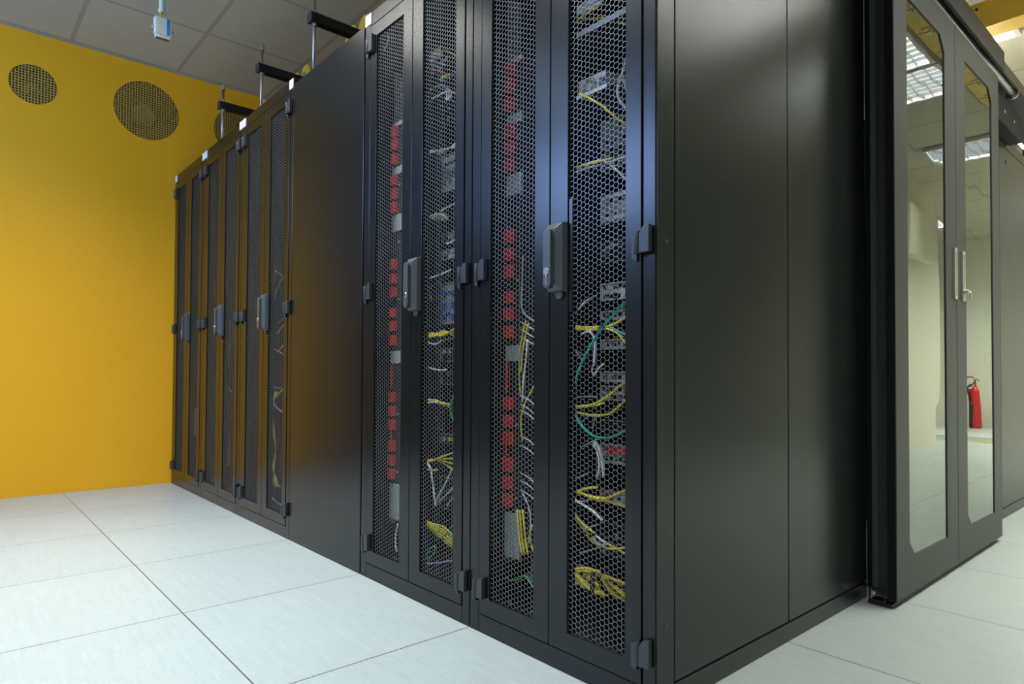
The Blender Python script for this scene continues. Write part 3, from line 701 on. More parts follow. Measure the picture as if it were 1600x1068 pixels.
CABLES = [
('F_white_top','white',0.0035,[(-0.467,0.24,1.635),(-0.406,0.19,1.616),(-0.363,0.2,1.625),(-0.303,0.19,1.616)]),
('F_white_top','white',0.0035,[(-0.462,0.24,1.642),(-0.402,0.19,1.623),(-0.361,0.2,1.632),(-0.303,0.19,1.622)]),
('F_white_top','white',0.0035,[(-0.464,0.24,1.627),(-0.404,0.19,1.608),(-0.364,0.2,1.617),(-0.308,0.19,1.606)]),
('F_white_top','white',0.0035,[(-0.452,0.24,1.643),(-0.392,0.19,1.624),(-0.373,0.2,1.638),(-0.336,0.19,1.633)]),
('F_white_top','white',0.0035,[(-0.472,0.24,1.625),(-0.411,0.19,1.606),(-0.371,0.2,1.614),(-0.314,0.19,1.604)]),
('F_yel_top','yellow',0.003,[(-0.476,0.2,1.615),(-0.442,0.2,1.607),(-0.402,0.2,1.603),(-0.356,0.2,1.606),(-0.321,0.2,1.608)]),
('F_yel_top','yellow',0.003,[(-0.497,0.22,1.626),(-0.462,0.22,1.617),(-0.409,0.22,1.608),(-0.363,0.22,1.596),(-0.308,0.22,1.57),(-0.259,0.22,1.538),(-0.231,0.22,1.521)]),
('F_yel_diag','yellow',0.0032,[(-0.36,0.16,1.376),(-0.325,0.16,1.353),(-0.286,0.16,1.324),(-0.249,0.16,1.289),(-0.209,0.16,1.254),(-0.182,0.16,1.237)]),
('F_white_loop','white',0.004,[(-0.189,0.17,1.454),(-0.216,0.17,1.418),(-0.226,0.17,1.393),(-0.238,0.17,1.369),(-0.244,0.17,1.348),(-0.236,0.17,1.323),(-0.214,0.17,1.295),(-0.187,0.17,1.27)]),
('F_white_loop','white',0.004,[(-0.203,0.18,1.454),(-0.226,0.18,1.412),(-0.234,0.18,1.387),(-0.228,0.18,1.363),(-0.22,0.18,1.342),(-0.197,0.18,1.301)]),
('F_beige_mid','white',0.0028,[(-0.495,0.22,1.198),(-0.46,0.22,1.199),(-0.426,0.22,1.205),(-0.384,0.22,1.206),(-0.344,0.22,1.203)]),
('F_white_mid','white',0.0028,[(-0.515,0.24,1.217),(-0.48,0.24,1.218),(-0.438,0.24,1.226),(-0.398,0.24,1.227),(-0.362,0.24,1.225)]),
('F_yel_mid','yellow',0.003,[(-0.417,0.21,1.213),(-0.375,0.21,1.211),(-0.33,0.21,1.209),(-0.296,0.21,1.206)]),
('F_beige_pair','beige',0.003,[(-0.331,0.22,1.21),(-0.307,0.22,1.194),(-0.283,0.22,1.172),(-0.257,0.22,1.147),(-0.228,0.22,1.128)]),
('F_beige_pair','beige',0.003,[(-0.331,0.23,1.205),(-0.305,0.23,1.207),(-0.265,0.23,1.209),(-0.236,0.23,1.207)]),
('F_white_arc','white',0.0028,[(-0.472,0.2,0.789),(-0.438,0.2,0.804),(-0.403,0.2,0.83),(-0.376,0.2,0.85),(-0.462,0.34,0.888)]),
('F_green_loop','teal',0.0036,[(-0.159,0.13,0.836),(-0.185,0.13,0.826),(-0.218,0.13,0.803),(-0.252,0.13,0.775),(-0.282,0.13,0.744),(-0.305,0.13,0.714),(-0.325,0.13,0.683),(-0.34,0.13,0.65),(-0.348,0.13,0.615),(-0.348,0.13,0.581),(-0.335,0.13,0.55),(-0.311,0.13,0.528),(-0.28,0.13,0.513),(-0.247,0.13,0.511),(-0.217,0.13,0.518),(-0.183,0.13,0.533),(-0.157,0.13,0.541)]),
('F_green_short','teal',0.003,[(-0.299,0.2,0.783),(-0.274,0.2,0.772),(-0.239,0.2,0.758),(-0.212,0.2,0.751)]),
('F_yel_band','yellow',0.003,[(-0.472,0.2,0.796),(-0.438,0.2,0.792),(-0.398,0.2,0.786),(-0.36,0.2,0.783),(-0.329,0.2,0.783)]),
('F_yel_band','yellow',0.003,[(-0.472,0.2,0.789),(-0.438,0.2,0.787),(-0.398,0.2,0.783),(-0.36,0.2,0.78),(-0.329,0.2,0.78)]),
('F_yel_band','yellow',0.003,[(-0.472,0.2,0.783),(-0.438,0.2,0.782),(-0.398,0.2,0.78),(-0.36,0.2,0.776),(-0.329,0.2,0.776)]),
('F_yel_fan','yellow',0.0032,[(-0.307,0.2,0.78),(-0.274,0.2,0.788),(-0.239,0.2,0.802),(-0.212,0.2,0.807)]),
('F_yel_fan','yellow',0.0032,[(-0.305,0.2,0.777),(-0.274,0.2,0.767),(-0.257,0.2,0.754),(-0.243,0.2,0.739),(-0.215,0.2,0.722)]),
('F_white_drop','white',0.003,[(-0.372,0.18,0.764),(-0.346,0.18,0.77),(-0.33,0.18,0.759),(-0.324,0.18,0.736),(-0.326,0.18,0.701),(-0.328,0.18,0.682)]),
('F_grey_pair','grey',0.0026,[(-0.492,0.22,0.748),(-0.458,0.22,0.737),(-0.429,0.22,0.722),(-0.405,0.22,0.698)]),
('F_grey_pair','grey',0.002,[(-0.512,0.24,0.749),(-0.477,0.24,0.74),(-0.441,0.24,0.725),(-0.408,0.24,0.709)]),
('F_white_stub','white',0.0026,[(-0.329,0.22,0.689),(-0.349,0.22,0.676),(-0.364,0.22,0.659)]),
('F_white_stub','white',0.0026,[(-0.382,0.24,0.693),(-0.389,0.24,0.673),(-0.382,0.24,0.656)]),
('F_grey_arc','grey',0.0026,[(-0.512,0.24,0.588),(-0.477,0.24,0.592),(-0.436,0.24,0.6),(-0.4,0.24,0.603),(-0.369,0.24,0.602)]),
('F_yel_arc','yellow',0.0035,[(-0.451,0.18,0.578),(-0.417,0.18,0.579),(-0.376,0.18,0.579),(-0.334,0.18,0.585),(-0.302,0.18,0.597),(-0.271,0.18,0.614),(-0.246,0.18,0.632),(-0.222,0.18,0.644),(-0.195,0.18,0.653)]),
('F_yel_arc','yellow',0.0032,[(-0.471,0.2,0.567),(-0.437,0.2,0.566),(-0.397,0.2,0.561),(-0.359,0.2,0.557),(-0.324,0.2,0.558),(-0.294,0.2,0.564),(-0.265,0.2,0.581),(-0.239,0.2,0.601),(-0.211,0.2,0.613)]),
('F_yel_arc','yellow',0.0028,[(-0.435,0.21,0.57),(-0.391,0.21,0.576),(-0.35,0.21,0.582),(-0.318,0.21,0.59)]),
('F_grey_hair','grey',0.0016,[(-0.393,0.2,0.532),(-0.372,0.2,0.55),(-0.343,0.2,0.563)]),
('F_grey_hair','grey',0.0016,[(-0.341,0.2,0.555),(-0.345,0.2,0.539),(-0.35,0.2,0.522)]),
('F_grey_hair','grey',0.0016,[(-0.392,0.2,0.471),(-0.363,0.2,0.485),(-0.337,0.2,0.497)]),
('F_white_hang','white',0.0028,[(-0.361,0.22,0.489),(-0.343,0.22,0.464),(-0.335,0.22,0.434),(-0.33,0.22,0.398)]),
('F_white_hang','white',0.0028,[(-0.371,0.226,0.479),(-0.355,0.226,0.457),(-0.351,0.226,0.418),(-0.36,0.226,0.394)]),
('F_white_hang','white',0.0028,[(-0.365,0.232,0.486),(-0.348,0.232,0.458),(-0.341,0.232,0.429),(-0.339,0.232,0.399)]),
('F_white_hang','white',0.0028,[(-0.382,0.238,0.484),(-0.369,0.238,0.464),(-0.357,0.238,0.433),(-0.364,0.238,0.392)]),
('F_grey_left','grey',0.0026,[(-0.49,0.22,0.365),(-0.456,0.22,0.375),(-0.416,0.22,0.39),(-0.383,0.22,0.404)]),
('F_yel_loop','yellow',0.0034,[(-0.314,0.18,0.381),(-0.351,0.18,0.373),(-0.382,0.18,0.36),(-0.353,0.18,0.356),(-0.318,0.18,0.355),(-0.284,0.18,0.358),(-0.256,0.18,0.37),(-0.222,0.18,0.386),(-0.195,0.18,0.396)]),
('F_yel_loop','yellow',0.0034,[(-0.396,0.19,0.359),(-0.367,0.19,0.353),(-0.331,0.19,0.347),(-0.289,0.19,0.348),(-0.258,0.19,0.346),(-0.23,0.19,0.343),(-0.203,0.19,0.343)]),
('F_yel_loop','yellow',0.003,[(-0.368,0.17,0.363),(-0.335,0.17,0.357),(-0.3,0.17,0.354)]),
('F_pale_diag','white',0.0032,[(-0.439,0.17,0.352),(-0.406,0.17,0.348),(-0.37,0.17,0.337),(-0.324,0.17,0.323),(-0.288,0.17,0.304)]),
('F_pale_diag','white',0.0026,[(-0.396,0.2,0.331),(-0.374,0.2,0.336),(-0.351,0.2,0.346)]),
('F_grey_low','grey',0.0028,[(-0.47,0.2,0.323),(-0.436,0.2,0.313),(-0.415,0.2,0.302),(-0.396,0.2,0.29)]),
('F_yel_low','yellow',0.0032,[(-0.449,0.18,0.317),(-0.416,0.18,0.309),(-0.384,0.18,0.293),(-0.355,0.18,0.277),(-0.322,0.18,0.265)]),
('F_yel_low','yellow',0.0028,[(-0.455,0.19,0.311),(-0.421,0.19,0.3),(-0.389,0.19,0.279),(-0.371,0.19,0.266),(-0.351,0.19,0.253)]),
('F_yel_low','yellow',0.0032,[(-0.353,0.2,0.245),(-0.323,0.2,0.233),(-0.287,0.2,0.23),(-0.238,0.2,0.243),(-0.211,0.2,0.25)]),
('F_yel_low','yellow',0.003,[(-0.336,0.22,0.241),(-0.304,0.22,0.231),(-0.281,0.22,0.226),(-0.254,0.22,0.219),(-0.227,0.22,0.217)]),
('F_yel_low','yellow',0.003,[(-0.371,0.2,0.25),(-0.349,0.2,0.236),(-0.323,0.2,0.23)]),
('F_white_low','white',0.0028,[(-0.32,0.18,0.261),(-0.305,0.18,0.254),(-0.286,0.18,0.247)]),
('F_white_low','white',0.0026,[(-0.333,0.19,0.255),(-0.331,0.19,0.244),(-0.316,0.19,0.237),(-0.289,0.19,0.243)]),
('F_grey_hair','grey',0.0016,[(-0.352,0.17,0.271),(-0.326,0.17,0.283),(-0.302,0.17,0.292)]),
('F_grey_low','grey',0.002,[(-0.396,0.2,0.197),(-0.357,0.2,0.213),(-0.318,0.2,0.229),(-0.301,0.2,0.239)]),
('F_red','red',0.0026,[(-0.469,0.2,0.165),(-0.435,0.2,0.167),(-0.396,0.2,0.166),(-0.351,0.2,0.166),(-0.318,0.2,0.163)]),
('F_red','red',0.0032,[(-0.281,0.17,0.172),(-0.255,0.17,0.167),(-0.235,0.17,0.164),(-0.213,0.17,0.162),(-0.186,0.17,0.163)]),
('F_yel_bundle','yellow',0.0038,[(-0.264,0.135,0.19),(-0.306,0.135,0.19),(-0.345,0.135,0.18),(-0.351,0.135,0.17),(-0.331,0.135,0.158),(-0.306,0.135,0.145),(-0.277,0.135,0.139),(-0.248,0.135,0.14)]),
('F_yel_bundle','yellow',0.0038,[(-0.284,0.153,0.179),(-0.326,0.153,0.176),(-0.357,0.153,0.167),(-0.35,0.153,0.156),(-0.324,0.153,0.146),(-0.297,0.153,0.138),(-0.268,0.153,0.134)]),
('F_yel_bundle','yellow',0.0038,[(-0.3,0.17,0.167),(-0.334,0.17,0.166),(-0.351,0.17,0.16),(-0.338,0.17,0.152),(-0.317,0.17,0.143),(-0.296,0.17,0.132),(-0.267,0.17,0.127)]),
('F_yel_bundle','yellow',0.0038,[(-0.282,0.145,0.17),(-0.303,0.145,0.17),(-0.311,0.145,0.165),(-0.294,0.145,0.16),(-0.278,0.145,0.153)]),
('F_yel_bundle','yellow',0.0038,[(-0.371,0.163,0.165),(-0.338,0.163,0.176),(-0.31,0.163,0.177),(-0.289,0.163,0.174)]),
('F_yel_bundle','yellow',0.0038,[(-0.355,0.139,0.166),(-0.341,0.139,0.152),(-0.324,0.139,0.142),(-0.303,0.139,0.141)]),
('F_yel_bundle','yellow',0.0038,[(-0.277,0.156,0.177),(-0.273,0.156,0.163),(-0.255,0.156,0.149),(-0.235,0.156,0.138),(-0.202,0.156,0.135),(-0.175,0.156,0.136)]),
('F_yel_bundle','yellow',0.0038,[(-0.29,0.174,0.167),(-0.278,0.174,0.152),(-0.258,0.174,0.138),(-0.238,0.174,0.129),(-0.216,0.174,0.124),(-0.189,0.174,0.123)]),
('F_yel_bundle','yellow',0.0038,[(-0.267,0.149,0.178),(-0.245,0.149,0.166),(-0.221,0.149,0.155),(-0.196,0.149,0.145),(-0.17,0.149,0.142)]),
('F_yel_bundle','yellow',0.0038,[(-0.28,0.167,0.168),(-0.254,0.167,0.157),(-0.232,0.167,0.15),(-0.21,0.167,0.142),(-0.184,0.167,0.139)]),
('F_yel_bundle','yellow',0.0038,[(-0.257,0.142,0.183),(-0.231,0.142,0.181),(-0.211,0.142,0.18),(-0.19,0.142,0.179),(-0.164,0.142,0.181)]),
('F_yel_bundle','yellow',0.0038,[(-0.27,0.159,0.169),(-0.246,0.159,0.156),(-0.222,0.159,0.144),(-0.204,0.159,0.136),(-0.178,0.159,0.132)]),
('F_yel_end','yellow',0.0036,[(-0.448,0.18,0.121),(-0.415,0.18,0.125),(-0.397,0.18,0.127),(-0.379,0.18,0.124)]),
('F_yel_end','yellow',0.0034,[(-0.435,0.2,0.159),(-0.423,0.2,0.168),(-0.433,0.2,0.173)]),
('F_white_floor','white',0.0014,[(-0.454,0.3,0.011),(-0.418,0.3,0.012),(-0.384,0.3,0.012),(-0.35,0.3,0.013),(-0.32,0.3,0.012),(-0.29,0.3,0.014)]),
('FL_yel','yellow',0.0024,[(-0.473,0.08,0.8),(-0.485,0.08,0.768),(-0.495,0.08,0.727),(-0.499,0.08,0.668),(-0.494,0.08,0.61)]),
('FL_yel','yellow',0.0024,[(-0.463,0.08,0.792),(-0.475,0.08,0.759),(-0.485,0.08,0.721),(-0.492,0.08,0.668)]),
('FL_yel','yellow',0.0021,[(-0.437,0.08,0.636),(-0.457,0.08,0.611),(-0.476,0.08,0.586),(-0.491,0.08,0.544),(-0.485,0.08,0.486)]),
('FL_white','white',0.0028,[(-0.467,0.08,0.751),(-0.472,0.08,0.701),(-0.482,0.08,0.644),(-0.486,0.08,0.589)]),
('FL_grey','grey',0.0028,[(-0.486,0.08,0.968),(-0.488,0.08,0.901),(-0.491,0.08,0.843),(-0.478,0.08,0.817),(-0.438,0.08,0.794)]),
('FL_cord','pale',0.0018,[(-0.495,0.08,0.798),(-0.473,0.08,0.789),(-0.455,0.08,0.78),(-0.434,0.08,0.772)]),
('FL_cord','pale',0.0018,[(-0.495,0.08,0.778),(-0.473,0.08,0.769),(-0.455,0.08,0.76),(-0.433,0.08,0.753)]),
('FL_cord','pale',0.0018,[(-0.495,0.08,0.76),(-0.472,0.08,0.751),(-0.455,0.08,0.742),(-0.433,0.08,0.735)]),
('FL_cord','pale',0.0018,[(-0.494,0.08,0.607),(-0.471,0.08,0.599),(-0.454,0.08,0.592),(-0.432,0.08,0.578)]),
('FL_cord','pale',0.0018,[(-0.494,0.08,0.584),(-0.471,0.08,0.576),(-0.454,0.08,0.569),(-0.432,0.08,0.555)]),
('FL_cord','pale',0.0018,[(-0.494,0.08,0.569),(-0.471,0.08,0.561),(-0.454,0.08,0.554),(-0.432,0.08,0.541)]),
('FL_cord','pale',0.0018,[(-0.493,0.08,0.502),(-0.471,0.08,0.496),(-0.453,0.08,0.489),(-0.432,0.08,0.476)]),
('FL_cord','pale',0.0018,[(-0.493,0.08,0.478),(-0.47,0.08,0.471),(-0.453,0.08,0.465),(-0.431,0.08,0.452)]),
('FL_cord','pale',0.0018,[(-0.492,0.08,0.406),(-0.47,0.08,0.401),(-0.453,0.08,0.395),(-0.431,0.08,0.383)]),
('FL_cord','pale',0.0018,[(-0.492,0.08,0.387),(-0.47,0.08,0.381),(-0.453,0.08,0.375),(-0.431,0.08,0.364)]),
('FL_cord','pale',0.0018,[(-0.492,0.08,0.362),(-0.47,0.08,0.357),(-0.452,0.08,0.351),(-0.431,0.08,0.34)]),
('FL_yel_low','yellow',0.0027,[(-0.472,0.052,0.318),(-0.467,0.052,0.28),(-0.462,0.052,0.245),(-0.452,0.052,0.209)]),
('FL_yel_low','yellow',0.0027,[(-0.469,0.058,0.317),(-0.464,0.058,0.279),(-0.459,0.058,0.245),(-0.449,0.058,0.208)]),
('FL_yel_low','yellow',0.0027,[(-0.464,0.064,0.317),(-0.458,0.064,0.279),(-0.453,0.064,0.245),(-0.443,0.064,0.208)]),
('FL_yel_low','yellow',0.0024,[(-0.445,0.08,0.279),(-0.454,0.08,0.249),(-0.444,0.08,0.221),(-0.435,0.08,0.204)]),
('FL_pale_low','pale',0.0021,[(-0.484,0.08,0.355),(-0.46,0.08,0.326),(-0.452,0.08,0.286),(-0.459,0.08,0.228)]),
('FL_ground','green',0.0021,[(-0.549,0.08,0.123),(-0.523,0.08,0.122),(-0.495,0.08,0.132),(-0.471,0.08,0.146),(-0.453,0.08,0.134),(-0.434,0.08,0.118)]),
('FL_ground','green',0.0021,[(-0.477,0.08,0.053),(-0.458,0.08,0.057),(-0.429,0.08,0.068)]),
('FL_pale_low','white',0.0014,[(-0.533,0.08,0.063),(-0.515,0.08,0.055),(-0.495,0.08,0.045)]),
('E_white_fan','white',0.0034,[(-1.095,0.18,1.738),(-1.052,0.18,1.745),(-1.018,0.18,1.745)]),
('E_white_fan','white',0.0034,[(-1.093,0.184,1.73),(-1.05,0.184,1.734),(-1.016,0.184,1.733)]),
('E_white_fan','white',0.0034,[(-1.103,0.188,1.751),(-1.061,0.188,1.759),(-1.03,0.188,1.759)]),
('E_white_fan','white',0.0034,[(-1.097,0.192,1.73),(-1.055,0.192,1.732),(-1.024,0.192,1.732)]),
('E_white_fan','white',0.0034,[(-1.108,0.196,1.748),(-1.091,0.196,1.72),(-1.079,0.196,1.698)]),
('E_white_fan','white',0.0034,[(-1.106,0.2,1.747),(-1.074,0.2,1.713),(-1.043,0.2,1.691)]),
('E_white_fan','white',0.0034,[(-1.104,0.204,1.743),(-1.064,0.204,1.72),(-1.026,0.204,1.7)]),
('E_white_fan','white',0.0034,[(-1.07,0.208,1.721),(-1.04,0.208,1.723),(-1.014,0.208,1.727)]),
('E_white_fan','white',0.0034,[(-1.124,0.212,1.75),(-1.112,0.212,1.724),(-1.111,0.212,1.706)]),
('E_white_fan','white',0.0034,[(-1.11,0.216,1.745),(-1.074,0.216,1.712),(-1.055,0.216,1.692)]),
('E_yel_top','yellow',0.003,[(-1.083,0.18,1.738),(-1.048,0.18,1.739),(-1.014,0.18,1.735)]),
('E_yel_top','yellow',0.003,[(-1.029,0.2,1.754),(-0.995,0.2,1.732),(-0.958,0.2,1.706)]),
('E_red','red',0.003,[(-1.142,0.19,1.705),(-1.086,0.19,1.692),(-1.036,0.19,1.672),(-0.998,0.19,1.651)]),
('E_white_arcs','white',0.003,[(-1.158,0.2,1.72),(-1.105,0.2,1.709),(-1.043,0.2,1.687)]),
('E_lime','lime',0.0055,[(-1.017,0.18,1.641),(-0.991,0.18,1.643),(-0.962,0.18,1.64)]),
('E_blue','blue',0.004,[(-1.072,0.22,1.666),(-1.026,0.22,1.663),(-0.982,0.22,1.668)]),
('E_white_arcs','white',0.0032,[(-1.132,0.2,1.637),(-1.096,0.2,1.643),(-1.05,0.2,1.639),(-1.012,0.2,1.616),(-0.96,0.2,1.582)]),
('E_white_arcs','white',0.0032,[(-1.085,0.19,1.601),(-1.042,0.19,1.599),(-0.997,0.19,1.599)]),
('E_white_tails','white',0.0034,[(-0.983,0.18,1.592),(-0.979,0.18,1.573),(-0.986,0.18,1.561)]),
('E_white_tails','white',0.0034,[(-0.968,0.18,1.587),(-0.968,0.18,1.57),(-0.979,0.18,1.559)]),
('E_white_tails','white',0.0034,[(-0.954,0.18,1.582),(-0.957,0.18,1.566),(-0.971,0.18,1.556)]),
('E_beige_bundle','beige',0.0028,[(-1.149,0.2,1.419),(-1.093,0.2,1.421),(-1.039,0.2,1.416),(-0.958,0.2,1.404)]),
('E_beige_bundle','beige',0.0028,[(-1.162,0.208,1.431),(-1.106,0.208,1.428),(-1.051,0.208,1.416),(-0.969,0.208,1.413)]),
('E_beige_bundle','beige',0.0028,[(-1.175,0.216,1.443),(-1.118,0.216,1.435),(-1.063,0.216,1.417),(-0.981,0.216,1.422)]),
('E_beige_bundle','beige',0.0028,[(-1.187,0.224,1.455),(-1.13,0.224,1.442),(-1.075,0.224,1.417),(-0.992,0.224,1.431)]),
('E_beige_mid','beige',0.0028,[(-1.13,0.2,1.198),(-1.091,0.2,1.204),(-1.044,0.2,1.2),(-0.999,0.2,1.179)]),
('E_beige_mid','beige',0.0028,[(-1.143,0.208,1.204),(-1.103,0.208,1.203),(-1.056,0.208,1.197),(-1.011,0.208,1.18)]),
('E_beige_mid','beige',0.0028,[(-1.155,0.216,1.209),(-1.115,0.216,1.202),(-1.068,0.216,1.194),(-1.022,0.216,1.182)]),
('E_beige_mid','beige',0.0028,[(-1.167,0.224,1.215),(-1.127,0.224,1.201),(-1.079,0.224,1.191),(-1.034,0.224,1.183)]),
('E_beige_mid','beige',0.003,[(-1.044,0.2,1.209),(-1,0.2,1.215),(-0.952,0.2,1.219)]),
('E_white_mid','white',0.0028,[(-1.135,0.2,0.989),(-1.088,0.2,0.991),(-1.034,0.2,0.996),(-0.979,0.2,1.004)]),
('E_white_mid','white',0.003,[(-1.005,0.2,1.093),(-0.98,0.2,1.095),(-0.951,0.2,1.101)]),
('E_black_loop','black',0.0026,[(-1.041,0.17,0.904),(-1.061,0.17,0.931),(-1.05,0.17,0.951),(-1.019,0.17,0.959),(-0.982,0.17,0.97),(-0.939,0.17,0.982)]),
('E_yel_mid','yellow',0.0032,[(-1.117,0.18,0.786),(-1.07,0.18,0.786),(-1.024,0.18,0.788),(-0.987,0.18,0.789),(-0.923,0.18,0.809)]),
('E_yel_mid','yellow',0.0032,[(-1.127,0.186,0.791),(-1.079,0.186,0.791),(-1.033,0.186,0.791),(-0.996,0.186,0.794),(-0.932,0.186,0.799)]),
('E_yel_mid','yellow',0.0032,[(-1.136,0.192,0.796),(-1.089,0.192,0.796),(-1.042,0.192,0.794),(-1.005,0.192,0.799),(-0.94,0.192,0.79)]),
('E_yel_mid','yellow',0.0032,[(-1.146,0.198,0.801),(-1.098,0.198,0.801),(-1.051,0.198,0.797),(-1.014,0.198,0.804),(-0.948,0.198,0.78)]),
('E_green','green',0.0026,[(-1.024,0.2,0.774),(-0.987,0.2,0.777),(-0.944,0.2,0.78)]),
('E_white_mid','white',0.0026,[(-1.094,0.17,0.78),(-1.055,0.17,0.764),(-1.017,0.17,0.76),(-0.987,0.17,0.77)]),
('E_white_lower','white',0.0028,[(-1.131,0.2,0.69),(-1.083,0.2,0.679),(-1.037,0.2,0.674),(-1,0.2,0.676)]),
('E_yel_lower','yellow',0.0034,[(-1.134,0.18,0.56),(-1.083,0.18,0.571),(-1.037,0.18,0.574),(-0.999,0.18,0.567),(-0.945,0.18,0.563)]),
('E_yel_lower','yellow',0.0034,[(-1.144,0.186,0.562),(-1.092,0.186,0.572),(-1.046,0.186,0.572),(-1.008,0.186,0.564),(-0.953,0.186,0.558)]),
('E_yel_lower','yellow',0.0034,[(-1.153,0.192,0.564),(-1.101,0.192,0.574),(-1.055,0.192,0.569),(-1.017,0.192,0.562),(-0.962,0.192,0.553)]),
('E_white_lower','white',0.003,[(-1.098,0.17,0.557),(-1.052,0.17,0.567),(-1.007,0.17,0.569)]),
('E_teal','teal',0.0034,[(-0.875,0.14,0.594),(-0.888,0.14,0.57),(-0.891,0.14,0.546),(-0.874,0.14,0.515)]),
('E_yel_low','yellow',0.0034,[(-1.131,0.18,0.355),(-1.072,0.18,0.367),(-1.019,0.18,0.383),(-0.972,0.18,0.398),(-0.919,0.18,0.413)]),
('E_yel_low','yellow',0.0034,[(-1.141,0.186,0.357),(-1.081,0.186,0.368),(-1.028,0.186,0.38),(-0.98,0.186,0.386),(-0.927,0.186,0.392)]),
('E_yel_low','yellow',0.0034,[(-1.15,0.192,0.36),(-1.09,0.192,0.369),(-1.037,0.192,0.376),(-0.989,0.192,0.375),(-0.935,0.192,0.37)]),
('E_yel_low','yellow',0.0034,[(-1.16,0.198,0.363),(-1.1,0.198,0.369),(-1.046,0.198,0.373),(-0.997,0.198,0.363),(-0.943,0.198,0.348)]),
('E_yel_low','yellow',0.003,[(-1.08,0.18,0.341),(-1.049,0.18,0.34),(-1.019,0.18,0.347)]),
('E_white_fall','white',0.0034,[(-1.068,0.17,0.366),(-1.045,0.17,0.347),(-1.033,0.17,0.307),(-1.021,0.17,0.258),(-1.013,0.17,0.23)]),
('E_white_fall','white',0.003,[(-0.939,0.18,0.354),(-0.967,0.18,0.314),(-1.003,0.18,0.272),(-1.036,0.18,0.227)]),
('E_white_fall','white',0.003,[(-0.945,0.2,0.302),(-0.995,0.2,0.266),(-1.043,0.2,0.232)]),
('E_white_fall','white',0.003,[(-0.973,0.22,0.267),(-1.002,0.22,0.242),(-1.02,0.22,0.222)]),
('E_yel_floor','yellow',0.0036,[(-1.093,0.155,0.192),(-1.047,0.155,0.178),(-1.001,0.155,0.174),(-0.95,0.155,0.176),(-0.887,0.155,0.156)]),
('E_yel_floor','yellow',0.0036,[(-1.131,0.179,0.18),(-1.083,0.179,0.164),(-1.037,0.179,0.158),(-0.985,0.179,0.156),(-0.921,0.179,0.135)]),
('E_yel_floor','yellow',0.0036,[(-1.169,0.203,0.169),(-1.12,0.203,0.15),(-1.073,0.203,0.141),(-1.02,0.203,0.136),(-0.954,0.203,0.115)]),
('E_yel_floor','yellow',0.0036,[(-1.112,0.167,0.181),(-1.065,0.167,0.161),(-1.019,0.167,0.15),(-0.968,0.167,0.141),(-0.904,0.167,0.121)]),
('E_yel_floor','yellow',0.0036,[(-1.15,0.191,0.169),(-1.102,0.191,0.147),(-1.055,0.191,0.134),(-1.002,0.191,0.12),(-0.937,0.191,0.1)]),
('E_yel_floor','yellow',0.003,[(-1.152,0.2,0.17),(-1.147,0.2,0.135),(-1.151,0.2,0.104)]),
('E_teal','teal',0.0032,[(-0.912,0.17,0.189),(-0.94,0.17,0.162),(-0.975,0.17,0.127)]),
('E_green_loop','green',0.0026,[(-1.075,0.16,0.033),(-1.049,0.16,0.066),(-1.026,0.16,0.091),(-1.004,0.16,0.102),(-1,0.16,0.09),(-1.022,0.16,0.065),(-1.049,0.16,0.051),(-1.045,0.16,0.071)]),
('E_lilac','pale',0.0024,[(-1.068,0.15,0.034),(-1.014,0.15,0.046),(-0.949,0.15,0.064),(-0.873,0.15,0.088)]),
('EL_white','white',0.0034,[(-1.09,0.075,0.173),(-1.101,0.075,0.141),(-1.105,0.075,0.107),(-1.096,0.075,0.08)]),
('EL_green','green',0.0024,[(-1.109,0.035,1.774),(-1.113,0.035,1.756),(-1.125,0.035,1.744),(-1.146,0.035,1.734),(-1.172,0.035,1.735)]),
('C_red','red',0.0034,[(-2.168,0.07,1.278),(-2.181,0.07,1.192),(-2.163,0.07,1.103),(-2.197,0.07,0.99),(-2.185,0.07,0.844),(-2.197,0.07,0.728),(-2.193,0.07,0.612),(-2.197,0.07,0.496)]),
('C_red','red',0.0034,[(-2.216,0.082,1.287),(-2.213,0.082,1.183),(-2.21,0.082,1.109),(-2.222,0.082,0.993),(-2.217,0.082,0.846),(-2.221,0.082,0.729),(-2.225,0.082,0.612),(-2.221,0.082,0.495)]),
('C_red','red',0.0034,[(-2.264,0.094,1.296),(-2.244,0.094,1.174),(-2.258,0.094,1.116),(-2.246,0.094,0.996),(-2.249,0.094,0.848),(-2.245,0.094,0.73),(-2.257,0.094,0.611),(-2.246,0.094,0.494)]),
('C_blue','bluepale',0.0034,[(-2.201,0.06,0.99),(-2.191,0.06,0.902),(-2.196,0.06,0.815),(-2.169,0.06,0.713)]),
('C_blue','bluepale',0.0034,[(-2.213,0.07,0.991),(-2.21,0.07,0.903),(-2.207,0.07,0.816),(-2.196,0.07,0.714)]),
('C_blue','bluepale',0.0034,[(-2.224,0.08,0.993),(-2.229,0.08,0.905),(-2.219,0.08,0.817),(-2.223,0.08,0.714)]),
('C_blue','bluepale',0.0034,[(-2.236,0.09,0.995),(-2.248,0.09,0.907),(-2.23,0.09,0.817),(-2.25,0.09,0.715)]),
('C_teal','teal',0.0034,[(-2.044,0.07,1.09),(-2.102,0.07,1.068),(-2.145,0.07,1.032),(-2.182,0.07,0.983)]),
('C_yel','yellow',0.003,[(-2.116,0.07,0.579),(-2.182,0.07,0.52),(-2.203,0.07,0.453),(-2.154,0.07,0.378),(-2.13,0.07,0.315),(-2.142,0.07,0.242),(-2.155,0.07,0.178),(-2.125,0.07,0.159)]),
('C_yel','yellow',0.003,[(-2.162,0.082,0.578),(-2.206,0.082,0.519),(-2.22,0.082,0.451),(-2.179,0.082,0.376),(-2.161,0.082,0.311),(-2.182,0.082,0.237),(-2.165,0.082,0.176),(-2.134,0.082,0.157)]),
